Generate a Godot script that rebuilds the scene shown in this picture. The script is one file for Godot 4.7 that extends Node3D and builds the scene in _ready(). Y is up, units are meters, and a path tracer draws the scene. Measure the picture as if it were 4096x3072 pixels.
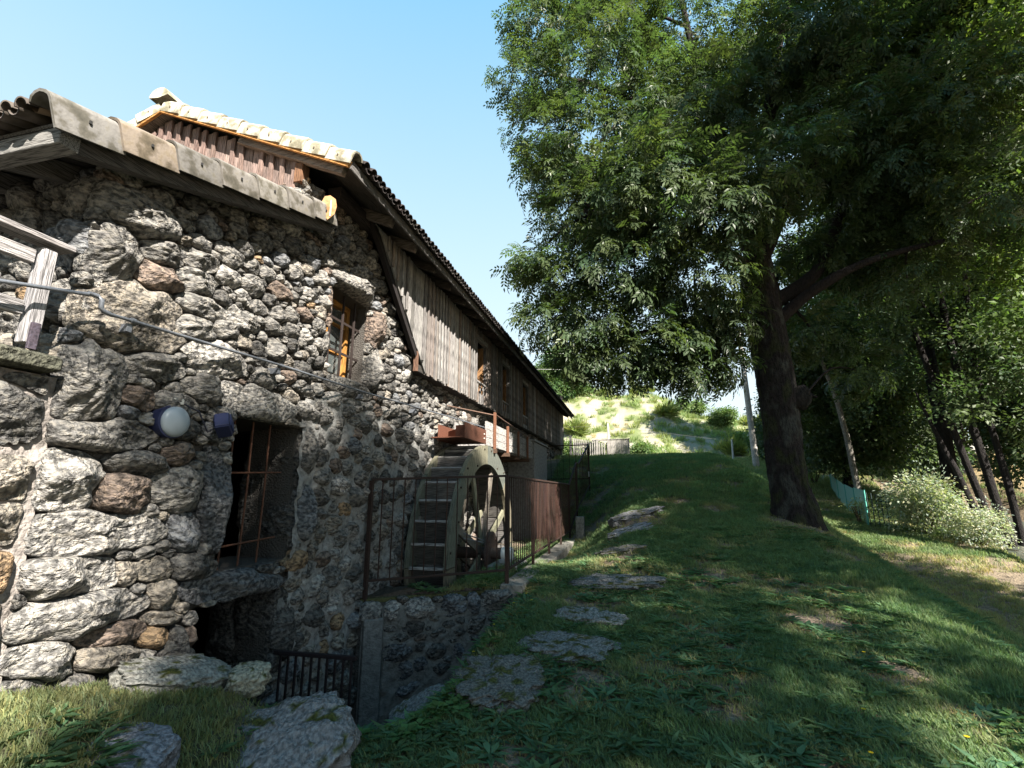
extends Node3D

# ---------- small helpers ----------
var rng := RandomNumberGenerator.new()
var nz := FastNoiseLite.new()      # general 3D noise
var nr := FastNoiseLite.new()      # ridged, for rock faces
var ng := FastNoiseLite.new()      # ground
var names := {}
var M := {}

class Mb:
	var v := PackedVector3Array()
	var n := PackedVector3Array()
	var c := PackedColorArray()
	var i := PackedInt32Array()
	var col := Color(1, 1, 1)
	func p(a: Vector3, nn := Vector3.ZERO) -> int:
		v.append(a); n.append(nn); c.append(col)
		return v.size() - 1
	# a, b, c run counter-clockwise as seen from the front
	func t(a: int, b: int, d: int) -> void:
		i.append(a); i.append(d); i.append(b)
	func q(a: int, b: int, d: int, e: int) -> void:
		t(a, b, d); t(a, d, e)
	func quad(a: Vector3, b: Vector3, d: Vector3, e: Vector3) -> void:
		var nn := (b - a).cross(d - a).normalized()
		var k := p(a, nn); p(b, nn); p(d, nn); p(e, nn)
		q(k, k + 1, k + 2, k + 3)
	func tri(a: Vector3, b: Vector3, d: Vector3) -> void:
		var nn := (b - a).cross(d - a).normalized()
		var k := p(a, nn); p(b, nn); p(d, nn)
		t(k, k + 1, k + 2)
	# hexahedron from bottom ring (4, counter-clockwise seen from above) and top ring
	func hexa(b: Array, u: Array) -> void:
		quad(u[0], u[1], u[2], u[3])
		quad(b[3], b[2], b[1], b[0])
		for k in 4:
			var m := (k + 1) % 4
			quad(b[k], b[m], u[m], u[k])
	# bevelled box, half sizes h, in the frame f
	func box(f: Transform3D, h: Vector3, bev := 0.004) -> void:
		bev = minf(bev, 0.45 * minf(h.x, minf(h.y, h.z)))
		var at := v.size()
		for k in 8:
			var s := Vector3(1 if k & 1 else -1, 1 if k & 2 else -1, 1 if k & 4 else -1)
			for ax in 3:
				var w := Vector3(s.x * (h.x - bev), s.y * (h.y - bev), s.z * (h.z - bev))
				var nn := Vector3.ZERO
				w[ax] = s[ax] * h[ax]
				nn[ax] = s[ax]
				p(f * w, (f.basis * nn).normalized())
		for ax in 3:
			var b1 := 1 << ((ax + 1) % 3)
			var b2 := 1 << ((ax + 2) % 3)
			var hi := 1 << ax
			q(at + (hi) * 3 + ax, at + (hi | b1) * 3 + ax, at + (hi | b1 | b2) * 3 + ax, at + (hi | b2) * 3 + ax)
			q(at + (0) * 3 + ax, at + (b2) * 3 + ax, at + (b1 | b2) * 3 + ax, at + (b1) * 3 + ax)
			# edges parallel to ax
			var a1 := (ax + 1) % 3
			var a2 := (ax + 2) % 3
			for s in 4:
				var k0 := (b1 if s & 1 else 0) | (b2 if s & 2 else 0)
				var k1 := k0 | hi
				if s == 0 or s == 3:
					q(at + (k0) * 3 + a1, at + (k0) * 3 + a2, at + (k1) * 3 + a2, at + (k1) * 3 + a1)
				else:
					q(at + (k0) * 3 + a2, at + (k0) * 3 + a1, at + (k1) * 3 + a1, at + (k1) * 3 + a2)
		for k in 8:
			var odd := (1 if k & 1 else 0) + (1 if k & 2 else 0) + (1 if k & 4 else 0)
			if odd % 2 == 1:
				t(at + (k) * 3 + 0, at + (k) * 3 + 1, at + (k) * 3 + 2)
			else:
				t(at + (k) * 3 + 0, at + (k) * 3 + 2, at + (k) * 3 + 1)
	# bar from a to b of width w (sideways) and height h
	func bar(a: Vector3, b: Vector3, w: float, h: float, bev := 0.003, up := Vector3.UP) -> void:
		var z := (b - a).normalized()
		if absf(z.dot(up)) > 0.98:
			up = Vector3(0, 0, 1) if absf(z.z) < 0.9 else Vector3(1, 0, 0)
		var x := up.cross(z).normalized()
		var y := z.cross(x)
		box(Transform3D(Basis(x, y, z), (a + b) / 2), Vector3(w / 2, h / 2, a.distance_to(b) / 2), bev)
	func tube(pts: Array, rad: Array, sides := 8, caps := true, rough := 0.0, noise: FastNoiseLite = null) -> void:
		var at := v.size()
		var ref := Vector3(0.3, 0.2, 1).normalized()
		for k in pts.size():
			var d: Vector3 = (pts[mini(k + 1, pts.size() - 1)] - pts[maxi(k - 1, 0)]).normalized()
			if absf(d.dot(ref)) > 0.95:
				ref = Vector3(1, 0.1, 0).normalized()
			var x := ref.cross(d).normalized()
			var y := d.cross(x)
			for s in sides:
				var an := TAU * s / sides
				var dir := x * cos(an) + y * sin(an)
				var r: float = rad[k]
				if rough > 0.0:
					r *= 1.0 + rough * noise.get_noise_3dv((pts[k] + dir * r) * 30.0)
				p(pts[k] + dir * r)
		for k in pts.size() - 1:
			for s in sides:
				var m := (s + 1) % sides
				q(at + k * sides + s, at + k * sides + m, at + (k + 1) * sides + m, at + (k + 1) * sides + s)
		if caps:
			var d0: Vector3 = (pts[1] - pts[0]).normalized()
			var d1: Vector3 = (pts[-1] - pts[-2]).normalized()
			var c0 := v.size()
			for s in sides:
				p(v[at + s], -d0)
			for s in range(1, sides - 1):
				t(c0, c0 + s + 1, c0 + s)
			var c1 := v.size()
			for s in sides:
				p(v[at + (pts.size() - 1) * sides + s], d1)
			for s in range(1, sides - 1):
				t(c1, c1 + s, c1 + s + 1)
	func mesh() -> ArrayMesh:
		var acc := PackedVector3Array()
		acc.resize(v.size())
		for k in range(0, i.size(), 3):
			var a := i[k]
			var b := i[k + 2]
			var d := i[k + 1]
			var f := (v[b] - v[a]).cross(v[d] - v[a])
			acc[a] += f; acc[b] += f; acc[d] += f
		for k in v.size():
			if n[k] == Vector3.ZERO:
				n[k] = acc[k].normalized() if acc[k].length() > 1e-12 else Vector3.UP
		var arr := []
		arr.resize(Mesh.ARRAY_MAX)
		arr[Mesh.ARRAY_VERTEX] = v
		arr[Mesh.ARRAY_NORMAL] = n
		arr[Mesh.ARRAY_COLOR] = c
		arr[Mesh.ARRAY_INDEX] = i
		var m := ArrayMesh.new()
		m.add_surface_from_arrays(Mesh.PRIMITIVE_TRIANGLES, arr)
		return m

func numbered(called: String) -> String:
	var k: int = names.get(called, 0)
	names[called] = k + 1
	return called if k == 0 else "%s_%03d" % [called, k]

func thing(called: String, label: String, category: String, at := Vector3.ZERO, group := "") -> Node3D:
	var o := Node3D.new()
	o.name = numbered(called)
	add_child(o)
	o.position = at
	o.set_meta("label", label)
	o.set_meta("category", category)
	if group:
		o.set_meta("group", group)
	return o

# a named mesh, given in world coordinates, under parent
func part(parent: Node3D, called: String, mb, mat: Material) -> MeshInstance3D:
	var o := MeshInstance3D.new()
	o.name = called
	o.mesh = mb.mesh() if mb is Mb else mb
	o.material_override = mat
	parent.add_child(o, true)
	if parent.get_parent() == self:
		o.position = -parent.position
	return o

func single(called: String, mb, mat: Material, label: String, category: String, group := "", at := Vector3.ZERO) -> MeshInstance3D:
	var o := MeshInstance3D.new()
	o.name = numbered(called)
	o.mesh = mb.mesh() if mb is Mb else mb
	o.material_override = mat
	add_child(o)
	o.position = at
	o.set_meta("label", label)
	o.set_meta("category", category)
	if group:
		o.set_meta("group", group)
	return o

func struct(called: String, mb, mat: Material, kind := "structure") -> MeshInstance3D:
	var o := MeshInstance3D.new()
	o.name = numbered(called)
	o.mesh = mb.mesh() if mb is Mb else mb
	o.material_override = mat
	add_child(o)
	o.set_meta("kind", kind)
	return o

func scatter(parent: Node3D, called: String, mesh: Mesh, mat: Material, where: Array, tint: Array, stuff := true) -> MultiMeshInstance3D:
	var mm := MultiMesh.new()
	mm.transform_format = MultiMesh.TRANSFORM_3D
	mm.use_colors = true
	mm.mesh = mesh
	mm.instance_count = where.size()
	for k in where.size():
		mm.set_instance_transform(k, where[k])
		mm.set_instance_color(k, tint[k])
	var o := MultiMeshInstance3D.new()
	o.name = called if parent != self else numbered(called)
	o.multimesh = mm
	o.material_override = mat
	parent.add_child(o, true)
	if parent != self and parent.get_parent() == self:
		o.position = -parent.position
	if stuff:
		o.set_meta("kind", "stuff")
	return o

func noise_tex(freq: float, type: int, octaves: int, ramp: Array, size := 512, sd := 1, normalmap := false) -> NoiseTexture2D:
	var f := FastNoiseLite.new()
	f.seed = sd
	f.noise_type = type
	f.frequency = freq
	f.fractal_type = FastNoiseLite.FRACTAL_FBM if octaves > 1 else FastNoiseLite.FRACTAL_NONE
	if octaves < 0:
		f.fractal_type = FastNoiseLite.FRACTAL_RIDGED
	f.fractal_octaves = absi(octaves)
	f.fractal_gain = 0.58
	var t := NoiseTexture2D.new()
	t.width = size
	t.height = size
	t.seamless = true
	t.noise = f
	if ramp:
		var g := Gradient.new()
		var off := PackedFloat32Array()
		var cs := PackedColorArray()
		for r in ramp:
			off.append(r[0])
			cs.append(r[1])
		g.offsets = off
		g.colors = cs
		t.color_ramp = g
	return t

func G(a: float) -> Color:
	return Color(a, a, a)

func L(r: float, g: float, b: float) -> Color:
	return Color(r, g, b).linear_to_srgb()

func mat(color: Color, rough: float, tex: Texture2D = null, bump: Texture2D = null, bump_cm := 1.0, scale := Vector3.ONE, vcol := true) -> StandardMaterial3D:
	var m := StandardMaterial3D.new()
	m.albedo_color = color
	m.roughness = rough
	m.metallic_specular = 0.35
	m.vertex_color_use_as_albedo = vcol
	m.uv1_triplanar = true
	m.uv1_world_triplanar = true
	m.uv1_triplanar_sharpness = 3.0
	m.uv1_scale = scale
	if tex:
		m.albedo_texture = tex
	if bump:
		m.heightmap_enabled = true
		m.heightmap_texture = bump
		m.heightmap_scale = bump_cm
	return m

func cr(table: Array, x: float) -> float:   # Catmull-Rom through [x, y] pairs with rising x
	var k := 0
	while k < table.size() - 2 and x > table[k + 1][0]:
		k += 1
	var x1: float = table[k][0]
	var x2: float = table[k + 1][0]
	var t := clampf((x - x1) / (x2 - x1), 0, 1)
	var p1: float = table[k][1]
	var p2: float = table[k + 1][1]
	var p0: float = table[maxi(k - 1, 0)][1]
	var p3: float = table[mini(k + 2, table.size() - 1)][1]
	var m1: float = (p2 - p0) / maxf(x2 - table[maxi(k - 1, 0)][0], 0.01) * (x2 - x1)
	var m2: float = (p3 - p1) / maxf(table[mini(k + 2, table.size() - 1)][0] - x1, 0.01) * (x2 - x1)
	var t2 := t * t
	var t3 := t2 * t
	return (2 * t3 - 3 * t2 + 1) * p1 + (t3 - 2 * t2 + t) * m1 + (-2 * t3 + 3 * t2) * p2 + (t3 - t2) * m2

func ss(a: float, b: float, x: float) -> float:
	return smoothstep(a, b, x)

# ---------- the ground ----------
const CREST := [[-3.0, -1.7], [0.0, -1.6], [3.0, -1.46], [6.0, -1.12], [9.5, -0.5], [13.0, 0.36], [16.0, 0.96], [17.5, 1.12], [21.0, 1.28], [26.0, 1.62], [32.0, 2.05], [40.0, 2.3]]
const LOW := [[-3.0, -2.2], [3.0, -2.1], [6.0, -1.95], [10.0, -1.6], [14.0, -1.0], [18.0, -0.5], [22.0, 0.45], [26.0, 1.15], [32.0, 1.75], [40.0, 2.1]]
const BANK := [[4.0, 0.0], [6.0, 0.05], [8.0, 0.32], [10.0, 0.72], [12.0, 1.05], [13.2, 0.95], [14.3, 0.55], [16.0, 0.2], [18.0, 0.05], [20.0, 0.0]]

func ground(x: float, z: float, rough := true) -> float:
	var d := -z
	var y := cr(CREST, clampf(d, -3, 40))
	if d > 4.0 and d < 20.0 and x < 0.5:
		y -= cr(BANK, d) * ss(0.1, -1.35, x)
	y -= 0.16 * maxf(0, 1.0 - x) * ss(7, 9.5, d) * ss(19, 14, d) * ss(-3.0, 0.6, x)
	if x > 2.2:
		y = lerpf(y, cr(LOW, clampf(d, -3, 40)), ss(2.45, 4.9, x))
		# the stream bed
		var sx := 9.3 + 0.9 * sin(z * 0.23)
		y -= 0.75 * ss(2.0, 0.9, absf(x - sx)) * ss(24, 18, d)
		if x > sx + 0.6:
			y += 0.7 * ss(sx + 0.8, sx + 4.5, x)
	# sunny mound at the foot of the annex
	if d < 3.3 and x < -1.5:
		y = lerpf(y, -0.98 - 0.24 * (d - 1.9), ss(-1.55, -2.75, x) * ss(3.25, 2.75, d))
	# pit in front of the low wall
	if d > 2.0 and d < 6.3 and x < -0.9:
		var wall_d := 5.1 + (x + 3.0) * 0.6
		if d < wall_d or x > -1.5:
			var dx := maxf(0, x + 2.1)
			var dz := maxf(0, 3.55 - d)
			var back := ss(6.3, 5.9, d)
			y = lerpf(y, -2.38, (1.0 - ss(0.0, 0.85, sqrt(dx * dx + dz * dz * 1.3))) * back)
	if x < -3.12 and d > 1.9 and d < 20.0:
		y = -2.6   # inside the building
	# terrace beside the wheel and the wheel pit
	if x < -1.5 and x > -3.12 and d > 5.1 + (x + 3.0) * 0.6 and d < 12.6:
		y = -1.16 + 0.02 * sin(x * 9.0)
		if x < -2.2 and d > 5.75 and d < 9.7:
			y = -2.85
	# hill
	if d > 30.0:
		var ridge := 8.6 - 0.29 * clampf(x, -14, 26)
		ridge += 0.5 * sin(x * 0.31 + 1.0) + 0.35 * sin(x * 0.83)
		var f := ss(31.0, 49.0, d)
		y = lerpf(y, ridge, f)
		if d > 49.0:
			y += (d - 49.0) * 0.05
			y += ss(70, 170, d) * (9.0 - 0.06 * x)
	if rough:
		y += 0.022 * ng.get_noise_2d(x * 60, z * 60) + 0.035 * ng.get_noise_2d(x * 14, z * 14)
		if d > 20:
			y += 0.35 * ss(30, 36, d) * ng.get_noise_2d(x * 6, z * 6)
	return y

func make_materials() -> void:
	var S := FastNoiseLite.TYPE_SIMPLEX_SMOOTH
	var C := FastNoiseLite.TYPE_CELLULAR
	var V := FastNoiseLite.TYPE_VALUE
	var stone_a := noise_tex(0.012, S, 7, [[0.0, G(0.35)], [0.35, G(0.6)], [0.5, G(0.85)], [0.65, Color(1.0, 0.98, 0.94)], [1.0, G(1.0)]], 1024, 3)
	var stone_b := noise_tex(0.012, S, 7, [], 1024, 5)
	M.stone = mat(Color.WHITE, 0.92, stone_a, stone_b, 4.0, Vector3(1.5, 1.9, 1.5))
	M.boulder = mat(Color.WHITE, 0.92, noise_tex(0.03, S, 6, [[0.0, G(0.55)], [0.4, G(0.75)], [0.55, G(0.9)], [0.7, G(1.0)], [1.0, Color(0.9, 0.9, 0.82)]], 1024, 13), noise_tex(0.016, S, 7, [], 1024, 15), 2.2, Vector3(1.1, 1.1, 1.1))
	M.mortar = mat(Color.WHITE, 0.95, noise_tex(0.02, S, 5, [[0.0, G(0.6)], [0.5, G(0.88)], [1.0, G(1.0)]], 512, 23), noise_tex(0.05, S, 4, [], 512, 24), 0.8, Vector3(1.2, 1.2, 1.2))
	M.core = mat(L(0.07, 0.064, 0.058), 0.95, null, noise_tex(0.05, S, 4, [], 256, 25), 2.0, Vector3(3, 3, 3), false)  # wall body and joints, darkened to stand for shade in the openings
	var wood_t := noise_tex(0.02, S, 5, [[0.0, G(0.35)], [0.4, G(0.72)], [0.55, G(0.95)], [1.0, G(1.0)]], 512, 31)
	var wood_b := noise_tex(0.03, S, 4, [], 512, 33)
	# grain along y, along z, along x
	M.wood_y = mat(Color.WHITE, 0.85, wood_t, wood_b, 0.35, Vector3(9, 0.5, 9))
	M.wood_z = mat(Color.WHITE, 0.85, wood_t, wood_b, 0.35, Vector3(9, 9, 0.5))
	M.wood_x = mat(Color.WHITE, 0.85, wood_t, wood_b, 0.35, Vector3(0.5, 9, 9))
	M.tile = mat(Color.WHITE, 0.9, noise_tex(0.012, S, 5, [[0.0, Color(0.58, 0.58, 0.54)], [0.35, Color(0.76, 0.75, 0.71)], [0.5, G(0.92)], [0.65, G(1.0)], [1.0, Color(0.9, 0.88, 0.8)]], 512, 41), noise_tex(0.08, S, 3, [], 512, 42), 0.12, Vector3(0.9, 0.9, 0.9))
	M.rust = mat(Color.WHITE, 0.75, noise_tex(0.03, S, 5, [[0.0, G(0.5)], [0.5, Color(0.95, 0.85, 0.8)], [1.0, Color(1, 1, 1)]], 512, 51), noise_tex(0.1, S, 3, [], 256, 52), 0.12, Vector3(3, 3, 3))
	M.bark = mat(Color.WHITE, 0.95, noise_tex(0.02, S, 5, [[0.0, G(0.45)], [0.5, G(0.85)], [1.0, G(1.0)]], 512, 61), noise_tex(0.022, S, -5, [], 512, 62), 5.0, Vector3(2.6, 0.7, 2.6))
	M.soil = mat(Color.WHITE, 0.97, noise_tex(0.03, S, 6, [[0.0, G(0.45)], [0.5, G(0.85)], [1.0, G(1.0)]], 512, 71), noise_tex(0.05, S, 5, [], 512, 72), 2.0, Vector3(0.9, 0.9, 0.9))
	M.zinc = mat(L(0.2, 0.215, 0.245), 0.45, noise_tex(0.05, S, 3, [[0.0, G(0.8)], [1.0, G(1.0)]], 256, 81), null, 0, Vector3(3, 3, 3), false)
	M.zinc.metallic = 0.35
	M.navy = mat(L(0.025, 0.03, 0.075), 0.4, null, null, 0, Vector3.ONE, false)
	M.globe = mat(L(0.30, 0.34, 0.38), 0.28, null, null, 0, Vector3.ONE, false)
	M.glass = StandardMaterial3D.new()
	M.glass.albedo_color = Color(0.7, 0.75, 0.75, 0.12)
	M.glass.transparency = BaseMaterial3D.TRANSPARENCY_ALPHA
	M.glass.roughness = 0.08
	M.plain = mat(Color.WHITE, 0.85, null, null, 0, Vector3.ONE)
	M.leaf = leafy(0.42, L(0.88, 1.0, 0.38))
	M.leaf2 = leafy(0.5, L(0.85, 1.0, 0.45))
	M.grass = leafy(0.7, L(0.85, 1.0, 0.6))
	M.net = StandardMaterial3D.new()
	M.net.albedo_color = Color(0.45, 0.62, 0.58, 0.85)
	M.net.transparency = BaseMaterial3D.TRANSPARENCY_ALPHA
	M.net.roughness = 0.8
	M.water = StandardMaterial3D.new()
	M.water.albedo_color = L(0.05, 0.06, 0.05)
	M.water.roughness = 0.06
	M.water.heightmap_enabled = true
	M.water.uv1_triplanar = true
	M.water.uv1_world_triplanar = true
	M.water.heightmap_texture = noise_tex(0.02, S, 4, [], 256, 91)
	M.water.heightmap_scale = 3.0

func leafy(rough: float, back: Color) -> StandardMaterial3D:
	var m := StandardMaterial3D.new()
	m.vertex_color_use_as_albedo = true
	m.roughness = rough
	m.metallic_specular = 0.42
	m.backlight_enabled = true
	m.backlight = back
	m.cull_mode = BaseMaterial3D.CULL_DISABLED
	return m

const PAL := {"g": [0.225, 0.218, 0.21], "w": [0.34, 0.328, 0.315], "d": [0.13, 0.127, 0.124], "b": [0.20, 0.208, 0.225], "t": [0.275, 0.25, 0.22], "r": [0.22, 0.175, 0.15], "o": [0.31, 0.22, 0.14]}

func stone_color(key: String) -> Color:
	var a: Array = PAL[key]
	var k := rng.randf_range(0.86, 1.14)
	return Color(a[0] * k, a[1] * k, a[2] * k)

func some_key() -> String:
	var r := rng.randf()
	if r < 0.46: return "g"
	if r < 0.62: return "w"
	if r < 0.78: return "d"
	if r < 0.84: return "b"
	if r < 0.94: return "t"
	if r < 0.985: return "r"
	return "o"

# sites: [u, v, a, b, angle, colour key]; more are thrown in until the region is full
func fill_sites(sites: Array, inside: Callable, box: Rect2, size: Callable, tries: int, shrink := 1.0, spread := 0.86) -> void:
	var cell := 0.3
	var grid := {}
	for s in sites:
		var k := Vector2i(floori(s[0] / cell), floori(s[1] / cell))
		if not grid.has(k):
			grid[k] = []
		grid[k].append(s)
	for n in tries:
		var u := rng.randf_range(box.position.x, box.end.x)
		var v := rng.randf_range(box.position.y, box.end.y)
		if not inside.call(u, v):
			continue
		var ab: Vector2 = size.call(u, v) * rng.randf_range(0.75, 1.25) * shrink
		var ok := true
		var ki := Vector2i(floori(u / cell), floori(v / cell))
		for i in range(-2, 3):
			for j in range(-2, 3):
				var g = grid.get(ki + Vector2i(i, j))
				if g == null:
					continue
				for s in g:
					var d := Vector2(u - s[0], v - s[1]).rotated(-s[4])
					var sa: float = s[2] + ab.x * spread
					var sb: float = s[3] + ab.y * spread
					if (d.x / sa) * (d.x / sa) + (d.y / sb) * (d.y / sb) < 1.0:
						ok = false
						break
				if not ok: break
			if not ok: break
		if ok:
			var s := [u, v, ab.x, ab.y, rng.randf_range(-0.22, 0.18), some_key()]
			sites.append(s)
			if not grid.has(ki):
				grid[ki] = []
			grid[ki].append(s)

# the outline of site k as radii; null when the site is squeezed out
func outline(k: int, sites: Array, near: Array, inside: Callable, rays: int, gap: float):
	var s: Array = sites[k]
	var out := PackedFloat32Array()
	var c := Vector2(s[0], s[1])
	for r in rays:
		var e := Vector2.from_angle(TAU * r / rays)
		var le := e.rotated(-s[4])
		var A: float = (le.x / s[2]) * (le.x / s[2]) + (le.y / s[3]) * (le.y / s[3])
		var best := (1.26 + 0.10 * sin(r * 2.1 + k * 1.7)) / sqrt(A)
		for j in near:
			if j == k:
				continue
			var o: Array = sites[j]
			var dc := Vector2(o[0] - c.x, o[1] - c.y)
			var w := e.rotated(-o[4])
			var lc := dc.rotated(-o[4])
			w = Vector2(w.x / o[2], w.y / o[3])
			lc = Vector2(lc.x / o[2], lc.y / o[3])
			var B := w.length_squared()
			var Cc := w.dot(lc)
			var D := lc.length_squared()
			# t^2 (A - B) + 2 t C - D = 0
			var qa: float = A - B
			var t := -1.0
			if absf(qa) < 1e-6:
				if Cc > 1e-6:
					t = D / (2 * Cc)
			else:
				var disc: float = Cc * Cc + qa * D
				if disc >= 0.0:
					var r1: float = (-Cc + sqrt(disc)) / qa
					var r2: float = (-Cc - sqrt(disc)) / qa
					if r1 > 0 and r2 > 0: t = minf(r1, r2)
					else: t = maxf(r1, r2)
			if t > 0 and t < best:
				best = t
		best -= gap
		if best < 0.012:
			best = 0.012
		var pnt := c + e * best
		if not inside.call(pnt.x, pnt.y):
			var lo := 0.0
			var hi := best
			for it in 7:
				var mid := (lo + hi) / 2
				if inside.call(c.x + e.x * mid, c.y + e.y * mid): lo = mid
				else: hi = mid
			best = maxf(lo, 0.01)
		out.append(best)
	for pass_no in 1:
		var sm := out.duplicate()
		for r in rays:
			sm[r] = minf(out[r], 0.25 * out[(r + rays - 1) % rays] + 0.5 * out[r] + 0.25 * out[(r + 1) % rays])
		out = sm
	var mean := 0.0
	for x in out:
		mean += x / rays
	if mean < 0.018:
		return null
	return out

func stone_mesh(mb: Mb, s: Array, rad: PackedFloat32Array, frame: Transform3D, bulge: float, rough: float, rings: Array, back: float) -> void:
	var rays := rad.size()
	var mean := 0.0
	for x in rad:
		mean += x / rays
	var H := bulge * clampf(mean / 0.11, 0.45, 1.5) * rng.randf_range(0.75, 1.3)
	var tilt := Vector2(rng.randf_range(-0.16, 0.16), rng.randf_range(-0.2, 0.2))
	var off := Vector3(rng.randf() * 40, rng.randf() * 40, rng.randf() * 40)
	var base := stone_color(s[5])
	var at := mb.v.size()
	var cs := cos(float(s[4]))
	var sn := sin(float(s[4]))
	var squ := rng.randf_range(5.0, 10.0)
	var planes := []
	for k in 6:
		planes.append([Vector2.from_angle(rng.randf() * TAU) * rng.randf_range(0.35, 1.5), rng.randf_range(0.9, 1.7)])
	planes.append([Vector2.ZERO, rng.randf_range(0.85, 1.1)])
	var ledge := rng.randf_range(0.1, 1.6)
	var lump := rng.randf_range(0.25, 0.8)
	for ri in rings.size() + 1:
		var f: float = 1.0 if ri == 0 else rings[ri - 1]
		for r in rays:
			var an := TAU * r / rays
			var d := Vector2.from_angle(an) * rad[r] * f
			var lu := d.x * cs + d.y * sn
			var lv := -d.x * sn + d.y * cs
			var h := -back
			var q := Vector3(lu * 5.0, lv * 13.0, 0) + off
			if ri > 0:
				var fac := 9.0
				for pl in planes:
					fac = minf(fac, pl[1] - pl[0].dot(d) / mean)
				h = H * maxf(fac, 0.12) * pow(maxf(0.0, 1.0 - pow(f, squ)), 0.55) + tilt.x * d.x * (1.0 - f * f) + tilt.y * d.y * (1.0 - f * f)
				# broken layers along the bedding, then lumps and pits
				var wv := nz.get_noise_3d(q.x * 9, q.y * 4, off.z)
				var lay_at := lv * 21.0 + 2.6 * wv + off.y
				var saw := lay_at - floorf(lay_at)
				h += rough * (ledge * (saw * (1.0 if saw < 0.8 else (1.0 - saw) * 4.0) - 0.35) * clampf(0.55 + 1.6 * nz.get_noise_3d(q.x * 5, q.y * 3, off.x), 0.0, 1.2) + 1.9 * lump * nz.get_noise_3d(q.x * 11, q.y * 6, q.z) + 0.9 * nr.get_noise_3d(q.x * 26, q.y * 20, q.z)) * (0.35 + 0.65 * (1.0 - f * f))
				d *= 1.0 + 0.16 * nz.get_noise_3d(q.x * 14, q.y * 11, 7.0 + off.z)
			var tone := 1.0 + 0.4 * nz.get_noise_3d(q.x * 9, q.y * 9, 3.0) 
			mb.col = Color(base.r * tone, base.g * tone, base.b * tone)
			mb.p(frame * Vector3(s[0] + d.x, s[1] + d.y, h))
	var mid := Vector3(s[0], s[1], H * minf(1.0, planes[6][1]) + rough * nr.get_noise_3d(off.x * 10, off.y * 10, off.z * 10) * 0.9)
	mb.col = base
	var c := mb.p(frame * mid)
	var nrings := rings.size() + 1
	for ri in nrings - 1:
		for r in rays:
			var m := (r + 1) % rays
			mb.q(at + ri * rays + r, at + ri * rays + m, at + (ri + 1) * rays + m, at + (ri + 1) * rays + r)
	for r in rays:
		mb.t(at + (nrings - 1) * rays + r, at + (nrings - 1) * rays + (r + 1) % rays, c)
	mb.col = Color(1, 1, 1)

const FINE := [1.0, 0.965, 0.92, 0.85, 0.76, 0.65, 0.53, 0.40, 0.27, 0.13]
const MID := [1.0, 0.95, 0.85, 0.68, 0.48, 0.25]
const LOWER := [1.0, 0.9, 0.68, 0.36]
const COARSE := [1.0, 0.72]

# lays the stones; the first `limit` (in the given order) become parts, the rest one part of the kind stuff
func lay(parent: Node3D, sites: Array, frame: Transform3D, inside: Callable, bulge: float, rough: float, gap: float, limit: int, near_u: float, material: Material, called := "stone", back := 0.07) -> void:
	var cell := 0.5
	var grid := {}
	for k in sites.size():
		var g := Vector2i(floori(sites[k][0] / cell), floori(sites[k][1] / cell))
		if not grid.has(g):
			grid[g] = []
		grid[g].append(k)
	var order := range(sites.size())
	order.sort_custom(func(a, b): return sites[a][0] - 2.0 * sites[a][2] < sites[b][0] - 2.0 * sites[b][2])
	var rest := Mb.new()
	var made := 0
	for k in order:
		var s: Array = sites[k]
		var g := Vector2i(floori(s[0] / cell), floori(s[1] / cell))
		var near := []
		for i in range(-2, 3):
			for j in range(-2, 3):
				near.append_array(grid.get(g + Vector2i(i, j), []))
		var big: bool = maxf(s[2], s[3]) > 0.13
		var close: bool = s[0] < near_u
		var rays := 12
		if close: rays = 60 if big else 30
		elif s[0] < near_u + 3.0: rays = 16
		var o = outline(k, sites, near, inside, rays, gap)
		if o == null:
			continue
		var rings = COARSE
		if close: rings = FINE if big else MID
		elif s[0] < near_u + 3.0: rings = LOWER
		if made < limit:
			var mb := Mb.new()
			stone_mesh(mb, s, o, frame, bulge, rough * (1.3 if big else 1.0), rings, back)
			part(parent, called, mb, material)
		else:
			stone_mesh(rest, s, o, frame, bulge, rough, rings, back)
		made += 1
	if rest.v.size():
		part(parent, "small_stones", rest, material).set_meta("kind", "stuff")

# an uneven skin of mortar over a region
func mortar_skin(parent: Node3D, frame: Transform3D, box: Rect2, step: float, inside: Callable, level: float, amp: float, col: Color, called := "mortar") -> void:
	var mb := Mb.new()
	mb.col = col
	var nu := int(box.size.x / step)
	var nv := int(box.size.y / step)
	var idx := {}
	for i in nu + 1:
		for j in nv + 1:
			var u := box.position.x + i * step
			var v := box.position.y + j * step
			if inside.call(u, v):
				var h := level + amp * nz.get_noise_2d(u * 90, v * 90) + amp * 0.6 * nz.get_noise_2d(u * 260, v * 260)
				idx[Vector2i(i, j)] = mb.p(frame * Vector3(u, v, h))
	for i in nu:
		for j in nv:
			var a = idx.get(Vector2i(i, j))
			var b = idx.get(Vector2i(i + 1, j))
			var c = idx.get(Vector2i(i + 1, j + 1))
			var d = idx.get(Vector2i(i, j + 1))
			if a != null and b != null and c != null and d != null:
				mb.q(a, b, c, d)
	part(parent, called, mb, M.mortar)

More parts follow.
